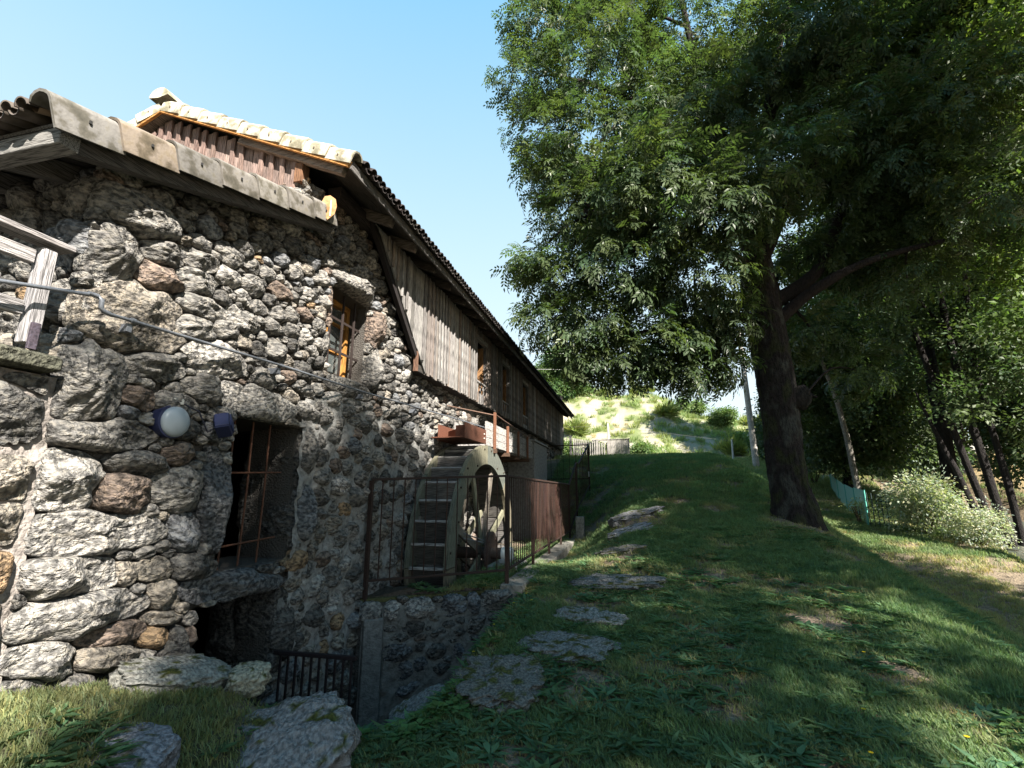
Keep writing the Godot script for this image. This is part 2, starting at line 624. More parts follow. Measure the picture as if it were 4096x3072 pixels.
# a free-standing rock: a noisy squashed ball with flat-ish faces
func rock(size: Vector3, sd: float, rough := 0.16, seg := 40, col := Color(0.25, 0.245, 0.24), moss := 0.0, flat_top := 0.0) -> Mb:
	var mb := Mb.new()
	var rows := seg / 2
	for j in rows + 1:
		var th := PI * j / rows
		for i in seg:
			var ph := TAU * i / seg
			var d := Vector3(sin(th) * cos(ph), cos(th), sin(th) * sin(ph))
			# superellipsoid, more block than ball
			var k := pow(pow(absf(d.x), 3.2) + pow(absf(d.y), 3.2) + pow(absf(d.z), 3.2), -1.0 / 3.2)
			var e := d * k
			var q := e * 7.0 + Vector3(sd * 13.7, sd * 5.1, sd * 3.3)
			var r := 1.0 + rough * (1.3 * nz.get_noise_3dv(q * 4) + 0.8 * nr.get_noise_3dv(q * 9) + 0.35 * nz.get_noise_3dv(q * 26))
			e *= r
			if flat_top > 0.0 and e.y > 0:
				e.y = lerpf(e.y, 0.55 + 0.12 * nz.get_noise_3dv(q * 14), flat_top)
			var tone := 1.0 + 0.35 * nz.get_noise_3dv(q * 11)
			mb.col = Color(col.r * tone, col.g * tone, col.b * tone)
			if moss > 0.0 and d.y > 0.2 and nz.get_noise_3dv(q * 6) > 0.42 - moss:
				mb.col = Color(0.085, 0.09, 0.022)
			mb.p(e * size)
	for j in rows:
		for i in seg:
			var m := (i + 1) % seg
			mb.q(j * seg + i, j * seg + m, (j + 1) * seg + m, (j + 1) * seg + i)
	return mb

const WOODS := [[0.20, 0.188, 0.18], [0.25, 0.238, 0.23], [0.16, 0.15, 0.145], [0.29, 0.278, 0.27], [0.21, 0.185, 0.17], [0.23, 0.19, 0.165]]

func wood_tone(k := -1, f := 1.0) -> Color:
	var a: Array = WOODS[rng.randi() % WOODS.size() if k < 0 else k]
	f *= rng.randf_range(0.88, 1.12)
	return Color(a[0] * f, a[1] * f, a[2] * f)

func boxed(a: Vector3, b: Vector3, col: Color, bev := 0.004) -> Mb:
	var mb := Mb.new()
	mb.col = col
	mb.box(Transform3D(Basis(), (a + b) / 2), (b - a).abs() / 2, bev)
	return mb

func barred(a: Vector3, b: Vector3, w: float, h: float, col: Color, bev := 0.003) -> Mb:
	var mb := Mb.new()
	mb.col = col
	mb.bar(a, b, w, h, bev)
	return mb

func tubed(pts: Array, r: float, col: Color, sides := 10) -> Mb:
	var mb := Mb.new()
	mb.col = col
	var rad := []
	for k in pts.size():
		rad.append(r)
	mb.tube(pts, rad, sides)
	return mb

# wall body in a frame from strips between the given u values, leaving the holes (Rect2 in u, v) open
func wall_core(parent: Node3D, frame: Transform3D, us: Array, v0: float, top: Callable, holes: Array, thick: float, front := -0.055) -> void:
	var cuts := us.duplicate()
	for h in holes:
		cuts.append(h.position.x)
		cuts.append(h.end.x)
	cuts.sort()
	var mb := Mb.new()
	for k in cuts.size() - 1:
		var a: float = cuts[k]
		var b: float = cuts[k + 1]
		if b - a < 0.001:
			continue
		var spans := [[v0, 1e9]]
		for h in holes:
			if h.position.x < b - 0.001 and h.end.x > a + 0.001:
				var nw := []
				for s in spans:
					if h.position.y > s[0] and h.end.y < s[1]:
						nw.append([s[0], h.position.y])
						nw.append([h.end.y, s[1]])
					else:
						nw.append(s)
				spans = nw
		for s in spans:
			var ta: float = minf(s[1], top.call(a))
			var tb: float = minf(s[1], top.call(b))
			var lo := [Vector3(a, s[0], front - thick), Vector3(a, s[0], front), Vector3(b, s[0], front), Vector3(b, s[0], front - thick)]
			var hi := [Vector3(a, ta, front - thick), Vector3(a, ta, front), Vector3(b, tb, front), Vector3(b, tb, front - thick)]
			for n in 4:
				lo[n] = frame * lo[n]
				hi[n] = frame * hi[n]
			mb.hexa([lo[0], lo[1], lo[2], lo[3]], [hi[0], hi[1], hi[2], hi[3]])
	part(parent, "wall_core", mb, M.core)

# corrugated sheet of barrel tiles: o = upper start corner, across = unit vector, down = full slope vector
func tile_sheet(o: Vector3, across: Vector3, width: float, down: Vector3, pitch: float, per := 8) -> Mb:
	var mb := Mb.new()
	var nrm := across.cross(down).normalized()
	if nrm.y < 0:
		nrm = -nrm
	var n := int(width / pitch * per)
	var rows := int(down.length() / 0.36)
	mb.col = Color(0.36, 0.26, 0.19)
	for j in rows * 2 + 2:
		# two lines per course give every course a small step
		var f := float((j + 1) / 2) / (rows + 0.5)
		var lift := 0.018 if j % 2 == 0 else 0.0
		for i in n + 1:
			var s := sin(TAU * i / per)
			var hh := 0.03 * (s if s > 0 else 0.75 * s) + lift
			var k := rng.randf_range(0.8, 1.1)
			mb.col = Color(0.36 * k, 0.26 * k, 0.19 * k)
			mb.p(o + across * (width * i / n) + down * minf(f, 1.0) + nrm * hh)
	var flip := across.cross(down).y > 0
	for j in rows * 2 + 1:
		for i in n:
			var a := j * (n + 1) + i
			if flip: mb.q(a, a + 1, a + n + 2, a + n + 1)
			else: mb.q(a, a + n + 1, a + n + 2, a + 1)
	return mb

# one eave tile: half barrel with thickness, axis along -Z local (pointing down the slope), open end at z = 0
func eave_tile_mesh(r: float, len: float, up: bool, col: Color) -> Mb:
	var mb := Mb.new()
	mb.col = col
	var n := 9
	var at := 0
	var t := 0.013
	for k in 2:
		for i in n + 1:
			var a := PI * i / n
			var d := Vector3(cos(a), sin(a) * 0.95 if up else -sin(a) * 0.8, 0)
			var z := 0.0 if k == 0 else len
			mb.p(d * r + Vector3(0, 0, z))
			mb.p(d * (r - t) + Vector3(0, 0, z))
	var w := (n + 1) * 2
	for i in n:
		var a := i * 2
		var faces := [[a, a + 2, a + 2 + w, a + w], [a + 3, a + 1, a + 1 + w, a + 3 + w], [a + 1, a + 3, a + 2, a], ]
		for f in faces:
			# wide faces doubled: a tile is seen from both sides
			mb.q(f[0], f[1], f[2], f[3]) if up else mb.q(f[3], f[2], f[1], f[0])
	return mb

# verge tile along the slope: o at its upper outer edge, dir down the slope, inn = horizontal into the roof
func verge_tile(o: Vector3, dir: Vector3, len: float, inn: Vector3, upv: Vector3, col: Color, drop := 0.12) -> Mb:
	var mb := Mb.new()
	mb.col = col
	var prof := [[0.0, -drop], [-0.002, 0.0], [0.004, 0.02], [0.02, 0.038], [0.06, 0.052], [0.1, 0.046], [0.132, 0.03], [0.148, 0.0], [0.134, 0.0], [0.12, 0.02], [0.095, 0.033], [0.065, 0.038], [0.04, 0.03], [0.02, 0.016], [0.014, 0.0], [0.015, -drop]]
	var n := prof.size()
	for k in 2:
		for q in prof:
			mb.p(o + dir * (len if k else 0.0) + inn * q[0] + upv * q[1] + upv * (0.010 if k else -0.008) - inn * (0.012 if k else -0.004))
	var sgn := inn.cross(upv).dot(dir)
	for i in n:
		var m := (i + 1) % n
		if sgn > 0: mb.q(i, n + i, n + m, m)
		else: mb.q(m, n + m, n + i, i)
	for k in 2:
		var c := mb.v.size()
		for i in n:
			mb.p(mb.v[k * n + i], dir * (1 if k else -1))
		for i in n / 2 - 1:
			var a := i
			var b := i + 1
			var d := n - 2 - i
			var e := n - 1 - i
			if (sgn > 0) == (k == 1): mb.q(c + e, c + d, c + b, c + a)
			else: mb.q(c + a, c + b, c + d, c + e)
	return mb

const W1 := Transform3D(Vector3(0, 0, -1), Vector3(0, 1, 0), Vector3(1, 0, 0), Vector3(-3.0, 0, 0))
const DOOR := Rect2(3.14, -0.60, 0.79, 1.16)
const PIT := Rect2(2.98, -1.75, 0.78, 0.93)
const WIN := Rect2(4.20, 1.18, 0.76, 0.98)

func shed_y(d: float) -> float:    # underside line of the lean-to roof
	return 1.80 + 0.345 * (d - 1.5)

func build_annex() -> void:
	var t := thing("stone_annex", "low rough stone annex with lean-to tiled roof at the near end of the mill", "building", Vector3(-3.4, -1.0, -2.9))
	var holes := [DOOR, PIT]
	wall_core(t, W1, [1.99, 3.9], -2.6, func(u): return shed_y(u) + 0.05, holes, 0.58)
	# inner rooms stay dark: back wall and end wall
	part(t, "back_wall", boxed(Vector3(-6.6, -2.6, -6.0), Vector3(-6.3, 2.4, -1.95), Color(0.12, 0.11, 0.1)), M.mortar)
	var w0 := Transform3D(Vector3(1, 0, 0), Vector3(0, 1, 0), Vector3(0, 0, 1), Vector3(0, 0, -1.93))
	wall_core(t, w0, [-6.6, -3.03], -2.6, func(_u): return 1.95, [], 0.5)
	var inside := func(u, v):
		if u < 1.885 or u > 4.14 or v < -2.5 or v > shed_y(u) + 0.03: return false
		for h in holes:
			if h.has_point(Vector2(u, v)): return false
		return true
	var sites := [
		[2.14,1.73,0.265,0.136,0.07,"g"], [2.04,1.40,0.203,0.146,1.31,"g"], [2.23,1.05,0.328,0.235,0.28,"t"], [2.03,0.59,0.234,0.205,1.55,"g"],
		[2.41,0.79,0.208,0.092,0.10,"g"], [2.16,0.31,0.369,0.086,0.07,"g"], [2.01,0.05,0.170,0.157,-0.02,"w"], [2.34,-0.04,0.170,0.113,-0.16,"r"],
		[2.41,0.16,0.185,0.068,-0.03,"g"], [2.71,0.00,0.214,0.131,0.04,"g"], [2.21,-0.25,0.425,0.117,-0.04,"w"], [2.80,-0.29,0.136,0.105,-0.87,"b"],
		[2.11,-0.46,0.295,0.105,-0.10,"w"], [2.62,-0.50,0.120,0.070,-0.33,"t"], [2.43,-0.49,0.080,0.054,-0.90,"t"], [2.23,-0.68,0.380,0.115,-0.06,"w"],
		[2.71,-0.67,0.138,0.078,-0.77,"t"], [2.41,-0.81,0.196,0.067,-0.12,"r"], [2.70,-0.92,0.108,0.059,-0.49,"o"], [2.07,-0.86,0.170,0.088,-0.37,"w"],
		[2.39,-0.95,0.195,0.061,-0.29,"t"], [2.73,-0.81,0.132,0.045,-0.15,"t"], [3.02,-0.06,0.377,0.130,-1.39,"b"], [2.90,-0.53,0.20,0.090,-0.21,"d"],
		[3.30,-0.715,0.517,0.095,-0.10,"b"], [3.30,0.70,0.495,0.115,-0.05,"w"], [4.06,-0.20,0.328,0.13,-1.45,"b"], [4.05,0.36,0.24,0.13,-1.45,"g"],
		[4.0,-0.62,0.2,0.090,-0.10,"o"], [2.86,-1.12,0.2,0.10,-1.3,"d"], [3.87,-1.13,0.274,0.121,-1.32,"d"], [2.34,1.38,0.187,0.092,0.16,"r"],
		[2.34,1.55,0.156,0.080,0.22,"g"], [2.58,1.63,0.177,0.074,0.12,"g"], [2.60,1.46,0.187,0.086,0.14,"g"], [2.90,0.95,0.274,0.124,0.04,"w"],
		[2.82,0.71,0.17,0.10,0.02,"g"], [2.61,0.57,0.160,0.076,0.03,"g"], [2.69,1.30,0.225,0.080,0.09,"g"], [2.65,1.13,0.176,0.080,0.12,"g"], [3.05,1.33,0.180,0.082,-0.01,"w"]]
	fill_sites(sites, inside, Rect2(1.88, -2.5, 2.26, 5.3), func(u, v): return Vector2(0.105, 0.068) if v > 0.6 else Vector2(0.11, 0.07), 5000)
	fill_sites(sites, inside, Rect2(1.88, -2.5, 2.26, 5.3), func(_u, _v): return Vector2(0.052, 0.034), 5000, 1.0, 0.7)
	lay(t, sites, W1, inside, 0.062, 0.024, 0.0015, 290, 4.0, M.stone)
	mortar_skin(t, W1, Rect2(3.8, -2.5, 0.3, 1.6), 0.03, func(u, v): return inside.call(u, v) and inside.call(u - 0.03, v), 0.005, 0.02, Color(0.17, 0.17, 0.165))
	# rough jamb stones on the far reveals of the two openings, dark-toned to paint in their shade
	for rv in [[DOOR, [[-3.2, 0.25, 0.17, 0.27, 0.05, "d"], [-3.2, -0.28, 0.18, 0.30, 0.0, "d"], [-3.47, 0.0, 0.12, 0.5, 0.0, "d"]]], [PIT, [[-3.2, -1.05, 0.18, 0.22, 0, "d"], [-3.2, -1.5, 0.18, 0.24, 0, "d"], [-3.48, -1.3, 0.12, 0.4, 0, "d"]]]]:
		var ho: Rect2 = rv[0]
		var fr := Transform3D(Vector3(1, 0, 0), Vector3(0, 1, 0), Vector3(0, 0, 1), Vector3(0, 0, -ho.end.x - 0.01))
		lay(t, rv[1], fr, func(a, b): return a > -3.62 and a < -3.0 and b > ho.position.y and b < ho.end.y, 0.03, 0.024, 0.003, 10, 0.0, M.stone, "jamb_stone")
	# end wall under the eaves
	var in0 := func(u, v): return u > -6.5 and u < -2.99 and v > 0.5 and v < 1.93
	var s0 := [[-3.16, 1.42, 0.17, 0.14, 0.2, "b"], [-3.2, 1.05, 0.2, 0.14, 0.0, "g"], [-3.17, 1.74, 0.15, 0.1, 0.4, "g"], [-3.15, 0.74, 0.16, 0.13, 0, "t"]]
	fill_sites(s0, in0, Rect2(-4.6, 0.5, 1.6, 1.5), func(_u, _v): return Vector2(0.10, 0.075), 2500)
	fill_sites(s0, in0, Rect2(-4.6, 0.5, 1.6, 1.5), func(_u, _v): return Vector2(0.05, 0.035), 2000, 1.0, 0.7)
	lay(t, s0, w0, in0, 0.055, 0.024, 0.004, 300, 0.0, M.stone, "stone")
	# lean-to roof
	var rf := Node3D.new()
	rf.name = "roof"
	t.add_child(rf)
	rf.position = -t.position
	var up := Vector3(-2.755, shed_y(3.76) + 0.12, -3.76)
	var dn := Vector3(0, shed_y(1.47) - shed_y(3.76), 3.76 - 1.47)
	var nrm := Vector3(0, dn.z, -dn.y).normalized()
	if nrm.y < 0: nrm = -nrm
	part(rf, "tile_courses", tile_sheet(up + Vector3(-4.0, 0, 0), Vector3(1, 0, 0), 3.9, dn, 0.105, 6), M.tile).set_meta("kind", "stuff")
	for k in 24:
		var c := Color(0.12, 0.10, 0.09) * rng.randf_range(0.75, 1.1)
		var f := Transform3D(Basis(Vector3(-1, 0, 0), nrm, -dn.normalized()), up + dn + dn.normalized() * 0.05 + Vector3(-0.15 - 0.105 * k, 0, 0) + nrm * 0.0)
		var a := part(rf, "roof_tile", eave_tile_mesh(0.046, 0.4, true, c), M.tile)
		a.transform = f
		var b := part(rf, "roof_tile", eave_tile_mesh(0.044, 0.4, false, c), M.tile)
		b.transform = f.translated(Vector3(-0.0525, 0, 0) - nrm * 0.008)
	var d1 := dn.normalized()
	var L1 := dn.length() + 0.03
	for k in 7:
		var len := L1 / 7.0
		var tone: Array = [[0.21, 0.2, 0.19], [0.23, 0.19, 0.155], [0.165, 0.155, 0.145], [0.20, 0.185, 0.17], [0.22, 0.205, 0.185], [0.195, 0.18, 0.165], [0.21, 0.195, 0.18]][6 - k]
		part(rf, "verge_tile", verge_tile(up + Vector3(0.03, 0.0, 0) + d1 * (len * k + 0.006 * (k % 2)), d1, len + 0.012, Vector3(-1, 0, 0), nrm, Color(tone[0], tone[1], tone[2]) * 0.8, 0.145), M.tile)
		var np: Vector3 = up + Vector3(0.033, 0, 0) + d1 * len * (k + 0.52) - nrm * 0.045
		part(rf, "nail", barred(np, np + Vector3(0.012, 0, 0), 0.012, 0.02, Color(0.02, 0.02, 0.02), 0.001), M.plain)
	var endp := Mb.new()
	endp.col = Color(0.36, 0.2, 0.1)
	var ec := up + Vector3(0.055, -0.03, 0.14)
	var outl := [Vector2(-0.065, -0.06), Vector2(-0.01, -0.16), Vector2(0.05, -0.09), Vector2(0.065, 0.0), Vector2(0.05, 0.07), Vector2(0.0, 0.10), Vector2(-0.05, 0.08), Vector2(-0.07, 0.02)]
	var ax := Vector3(0.55, 0, 0.83).normalized().cross(Vector3.UP) * -1.0
	var nn := ax.cross(Vector3.UP)
	for k in range(1, 7):
		endp.tri(ec + ax * outl[0].x + Vector3.UP * outl[0].y, ec + ax * outl[k].x + Vector3.UP * outl[k].y, ec + ax * outl[k + 1].x + Vector3.UP * outl[k + 1].y)
		endp.tri(ec - nn * 0.02 + ax * outl[0].x + Vector3.UP * outl[0].y, ec - nn * 0.02 + ax * outl[k + 1].x + Vector3.UP * outl[k + 1].y, ec - nn * 0.02 + ax * outl[k].x + Vector3.UP * outl[k].y)
	for k in 8:
		var p0: Vector3 = ec + ax * outl[k].x + Vector3.UP * outl[k].y
		var p1: Vector3 = ec + ax * outl[(k + 1) % 8].x + Vector3.UP * outl[(k + 1) % 8].y
		endp.quad(p1, p0, p0 - nn * 0.02, p1 - nn * 0.02)
	part(rf, "end_tile", endp, M.tile)
	part(rf, "seam", barred(ec + nn * 0.003 + ax * 0.012 + Vector3(0, -0.12, 0), ec + nn * 0.003 + ax * 0.012 + Vector3(0, 0.05, 0), 0.012, 0.006, Color(0.6, 0.56, 0.5)), M.plain)
	# boards and rafters under the tiles
	var off := -nrm * 0.075
	for k in 9:
		var x0 := -2.80 - 0.2 * k
		part(rf, "sarking_board", barred(up + Vector3(-0.145 - 0.2 * k, 0, 0) + off, up + Vector3(-0.145 - 0.2 * k, 0, 0) + dn * 0.985 + off, 0.196, 0.02, wood_tone(2, 0.8)), M.wood_z)
	for k in 4:
		var p := up + Vector3(-0.08 - 0.46 * k, 0, 0) - nrm * 0.15
		part(rf, "rafter", barred(p, p + dn * 0.965, 0.075, 0.12, wood_tone(2, 0.9 if k else 0.55), 0.008), M.wood_z)
	var eb := up + dn - nrm * 0.135
	part(rf, "eave_beam", barred(eb + Vector3(-0.01, 0, -0.06), eb + Vector3(-2.2, -0.0, -0.06), 0.10, 0.10, wood_tone(1, 0.85), 0.008), M.wood_x)
	# barred opening: three bars and two cross rods
	for k in 3:
		var u := 3.24 + 0.2 * k
		part(t, "window_bar", tubed([Vector3(-3.12, -0.62, -u), Vector3(-3.12, 0.0, -u - 0.01), Vector3(-3.12, 0.58, -u)], 0.0085, Color(0.11, 0.06, 0.042), 8), M.rust)
	for v in [-0.44, 0.12]:
		part(t, "cross_rod", tubed([Vector3(-3.11, v, -3.1), Vector3(-3.11, v + 0.03, -3.82)], 0.008, Color(0.11, 0.06, 0.042), 8), M.rust)

func build_hall() -> void:
	var t := thing("mill_hall", "long mill hall of rubble stone below and weathered grey boards under a deep eave", "building", Vector3(-4.8, -1.0, -12.0))
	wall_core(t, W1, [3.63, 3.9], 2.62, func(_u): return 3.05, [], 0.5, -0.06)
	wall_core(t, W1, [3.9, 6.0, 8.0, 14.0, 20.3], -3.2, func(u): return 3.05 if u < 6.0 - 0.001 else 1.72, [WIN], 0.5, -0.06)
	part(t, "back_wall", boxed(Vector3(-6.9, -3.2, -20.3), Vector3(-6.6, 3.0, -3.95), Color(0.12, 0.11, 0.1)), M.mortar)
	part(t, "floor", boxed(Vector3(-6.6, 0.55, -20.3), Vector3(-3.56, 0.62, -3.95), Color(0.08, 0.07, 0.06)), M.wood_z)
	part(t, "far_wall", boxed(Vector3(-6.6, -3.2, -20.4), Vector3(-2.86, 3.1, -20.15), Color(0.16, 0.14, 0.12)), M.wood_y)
	var clad_edge := func(u): return 3.1 - (u - 4.66) * 1.0   # where the boards begin
	var inside := func(u, v):
		if u > 8.3 or v < -2.95 or v > 3.02: return false
		if u < 4.14 and (u < 3.62 or v < shed_y(u) + 0.14): return false
		if v > 1.74 and u > 4.6 and v > 3.18 - (u - 4.66) * 0.98: return false
		return not WIN.has_point(Vector2(u, v))
	var sites := [
		[4.59,2.27,0.44,0.115,0.0,"w"], [5.10,1.42,0.25,0.13,1.45,"g"], [5.09,1.92,0.22,0.12,1.45,"r"], [4.10,1.95,0.20,0.09,-1.5,"r"],
		[4.62,1.08,0.5,0.085,0.0,"g"], [4.09,1.40,0.22,0.10,-1.57,"g"], [3.94,1.86,0.16,0.11,0.5,"g"]]
	fill_sites(sites, inside, Rect2(3.6, -2.95, 4.7, 6.0), func(_u, v): return Vector2(0.105, 0.072) if v > 0.9 else Vector2(0.115, 0.075), 9000)
	fill_sites(sites, inside, Rect2(3.6, 0.9, 4.7, 2.2), func(_u, _v): return Vector2(0.055, 0.038), 4000, 1.0, 0.7)
	lay(t, sites, W1, inside, 0.07, 0.026, 0.003, 295, 5.2, M.stone)
	mortar_skin(t, W1, Rect2(3.9, -2.9, 4.3, 3.9), 0.035, func(u, v): return u >= 3.9 and v < 0.93 + 0.1 * sin(u * 3.0) and not WIN.grow(0.05).has_point(Vector2(u, v)), 0.012, 0.03, Color(0.27, 0.265, 0.255))
	# the long wall beyond the wheel
	var in2 := func(u, v): return u > 8.25 and u < 20.2 and v > -1.9 and v < 1.7
	var s2 := []
	fill_sites(s2, in2, Rect2(8.2, -1.9, 12, 3.6), func(_u, _v): return Vector2(0.14, 0.095), 7000)
	lay(t, s2, W1, in2, 0.07, 0.03, 0.006, 0, 0.0, M.stone)
	mortar_skin(t, W1, Rect2(8.2, -1.9, 12.0, 3.6), 0.12, func(_u, _v): return true, -0.005, 0.02, Color(0.25, 0.24, 0.225))
	# cladding
	var cl := Node3D.new()
	cl.name = "cladding"
	t.add_child(cl)
	cl.position = -t.position
	var openings := [[8.45, 9.15, 1.8, 2.86], [10.3, 11.0, 1.74, 2.86], [12.4, 13.15, 1.72, 2.86]]
	var u := 4.62
	var X := -2.8
	while u < 20.35:
		var w := rng.randf_range(0.115, 0.165)
		var hi := 3.06
		var lo0 := maxf(1.6 + 0.004 * (u - 6.0), 3.12 - (u - 4.66) * 1.0)
		var lo1 := maxf(1.6 + 0.004 * (u - 6.0), 3.12 - (u + w - 4.66) * 1.0)
		var jog := rng.randf_range(-0.012, 0.012)
		var spans := [[lo0 + jog, lo1 + jog, hi]]
		for o in openings:
			if u + w * 0.5 > o[0] and u + w * 0.5 < o[1]:
				spans = [[lo0 + jog, lo1 + jog, o[2]], [o[3], o[3], hi]]
		for s in spans:
			if s[2] - minf(s[0], s[1]) < 0.04: continue
			var mb := Mb.new()
			mb.col = wood_tone(-1, 1.08)
			var x1 := X + rng.randf_range(-0.006, 0.006)
			var g := 0.003
			mb.hexa([Vector3(x1 - 0.022, s[0], -u - g), Vector3(x1, s[0], -u - g), Vector3(x1, s[1], -u - w + g), Vector3(x1 - 0.022, s[1], -u - w + g)],
				[Vector3(x1 - 0.022, s[2], -u - g), Vector3(x1, s[2], -u - g), Vector3(x1, s[2], -u - w + g), Vector3(x1 - 0.022, s[2], -u - w + g)])
			part(cl, "board", mb, M.wood_y)
			if rng.randf() < 0.85:
				var b0: float = maxf(s[0], s[1]) + 0.02
				var bh: float = s[2]
				if bh - b0 > 0.1:
					part(cl, "batten", boxed(Vector3(X + 0.007, b0 - rng.randf_range(0.0, 0.03), -u - 0.022), Vector3(X + 0.027, bh, -u + 0.022), wood_tone(-1, 1.0), 0.003), M.wood_y)
		u += w
	part(cl, "edge_trim", barred(Vector3(-2.84, 3.08, -4.6), Vector3(-2.84, 1.80, -5.9), 0.06, 0.07, Color(0.02, 0.018, 0.017)), M.wood_y)
	part(cl, "corner_trim", boxed(Vector3(-2.86, 1.58, -5.90), Vector3(-2.80, 1.86, -5.945), Color(0.16, 0.09, 0.06)), M.wood_y)
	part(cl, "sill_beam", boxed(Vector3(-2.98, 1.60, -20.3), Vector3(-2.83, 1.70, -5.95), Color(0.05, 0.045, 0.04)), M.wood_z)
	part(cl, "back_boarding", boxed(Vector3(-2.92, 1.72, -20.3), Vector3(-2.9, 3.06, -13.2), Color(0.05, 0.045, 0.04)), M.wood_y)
	for o in openings:
		var dr := Node3D.new()
		dr.name = "hatch"
		t.add_child(dr, true)
		dr.position = -t.position
		for e in [o[0] + 0.02, o[1] - 0.02]:
			part(dr, "jamb", boxed(Vector3(X - 0.1, o[2] - 0.1, -e - 0.03), Vector3(X + 0.02, o[3] + 0.02, -e + 0.03), wood_tone(2)), M.wood_y)
		part(dr, "head", boxed(Vector3(X - 0.05, o[3] - 0.03, -o[1]), Vector3(X + 0.028, o[3] + 0.06, -o[0]), wood_tone(3)), M.wood_z)
		part(dr, "rail", boxed(Vector3(X - 0.03, o[2] + 0.2, -o[1]), Vector3(X + 0.01, o[2] + 0.24, -o[0]), wood_tone(3)), M.wood_z)
		for k in 3:
			var bz: float = -lerpf(o[0], o[1], 0.25 + 0.25 * k)
			part(dr, "baluster", boxed(Vector3(X - 0.025, o[2] - 0.02, bz - 0.02), Vector3(X - 0.005, o[2] + 0.2, bz + 0.02), wood_tone(1)), M.wood_y)
		part(dr, "leaf", boxed(Vector3(X - 0.5, o[2] - 0.05, -o[1] + 0.09), Vector3(X - 0.05, o[3] - 0.05, -o[1] + 0.06), Color(0.28, 0.15, 0.07)), M.wood_y)
	# gable boards above the lean-to
	var gz := -3.62
	var x := -3.12
	while x > -6.6:
		var w := rng.randf_range(0.10, 0.15)
		var tp := roof_y(x - w / 2) - 0.10
		part(cl, "gable_board", boxed(Vector3(x - w + 0.004, 2.55, gz - 0.02), Vector3(x - 0.004, tp, gz + rng.randf_range(0.0, 0.008)), Color(0.25, 0.185, 0.165) * rng.randf_range(0.7, 1.25)), M.wood_y)
		if rng.randf() < 0.9:
			part(cl, "gable_batten", boxed(Vector3(x - 0.028, 2.6, gz + 0.012), Vector3(x + 0.024, tp - 0.02, gz + 0.036), Color(0.21, 0.145, 0.125) * rng.randf_range(0.8, 1.2)), M.wood_y)
		x -= w
	part(cl, "corner_post", boxed(Vector3(-3.10, 2.95, gz - 0.06), Vector3(-3.01, 3.16, gz + 0.05), Color(0.19, 0.10, 0.055)), M.wood_y)
	var gs := Transform3D(Vector3(1, 0, 0), Vector3(0, 1, 0), Vector3(0, 0, 1), Vector3(0, 0, gz - 0.01))
	var ing := func(uu, vv): return uu > -3.52 and uu < -2.98 and vv > 2.62 and vv < 2.98
	var sg := [[-3.12, 2.86, 0.13, 0.06, 0.1, "w"], [-3.3, 2.75, 0.14, 0.07, 0.0, "w"], [-3.07, 2.72, 0.1, 0.06, 0.1, "w"], [-3.36, 2.9, 0.14, 0.05, 0.1, "r"]]
	fill_sites(sg, ing, Rect2(-3.52, 2.6, 0.55, 0.4), func(_u, _v): return Vector2(0.05, 0.035), 300, 1.0, 0.7)
	lay(t, sg, gs, ing, 0.08, 0.015, 0.004, 20, 0.0, M.stone)
	build_hall_roof(t)
	build_window(t)

func roof_y(x: float) -> float:
	return 3.03 + (-2.43 - x) * 0.462 if x > -4.85 else 4.148 - (-4.85 - x) * 0.462

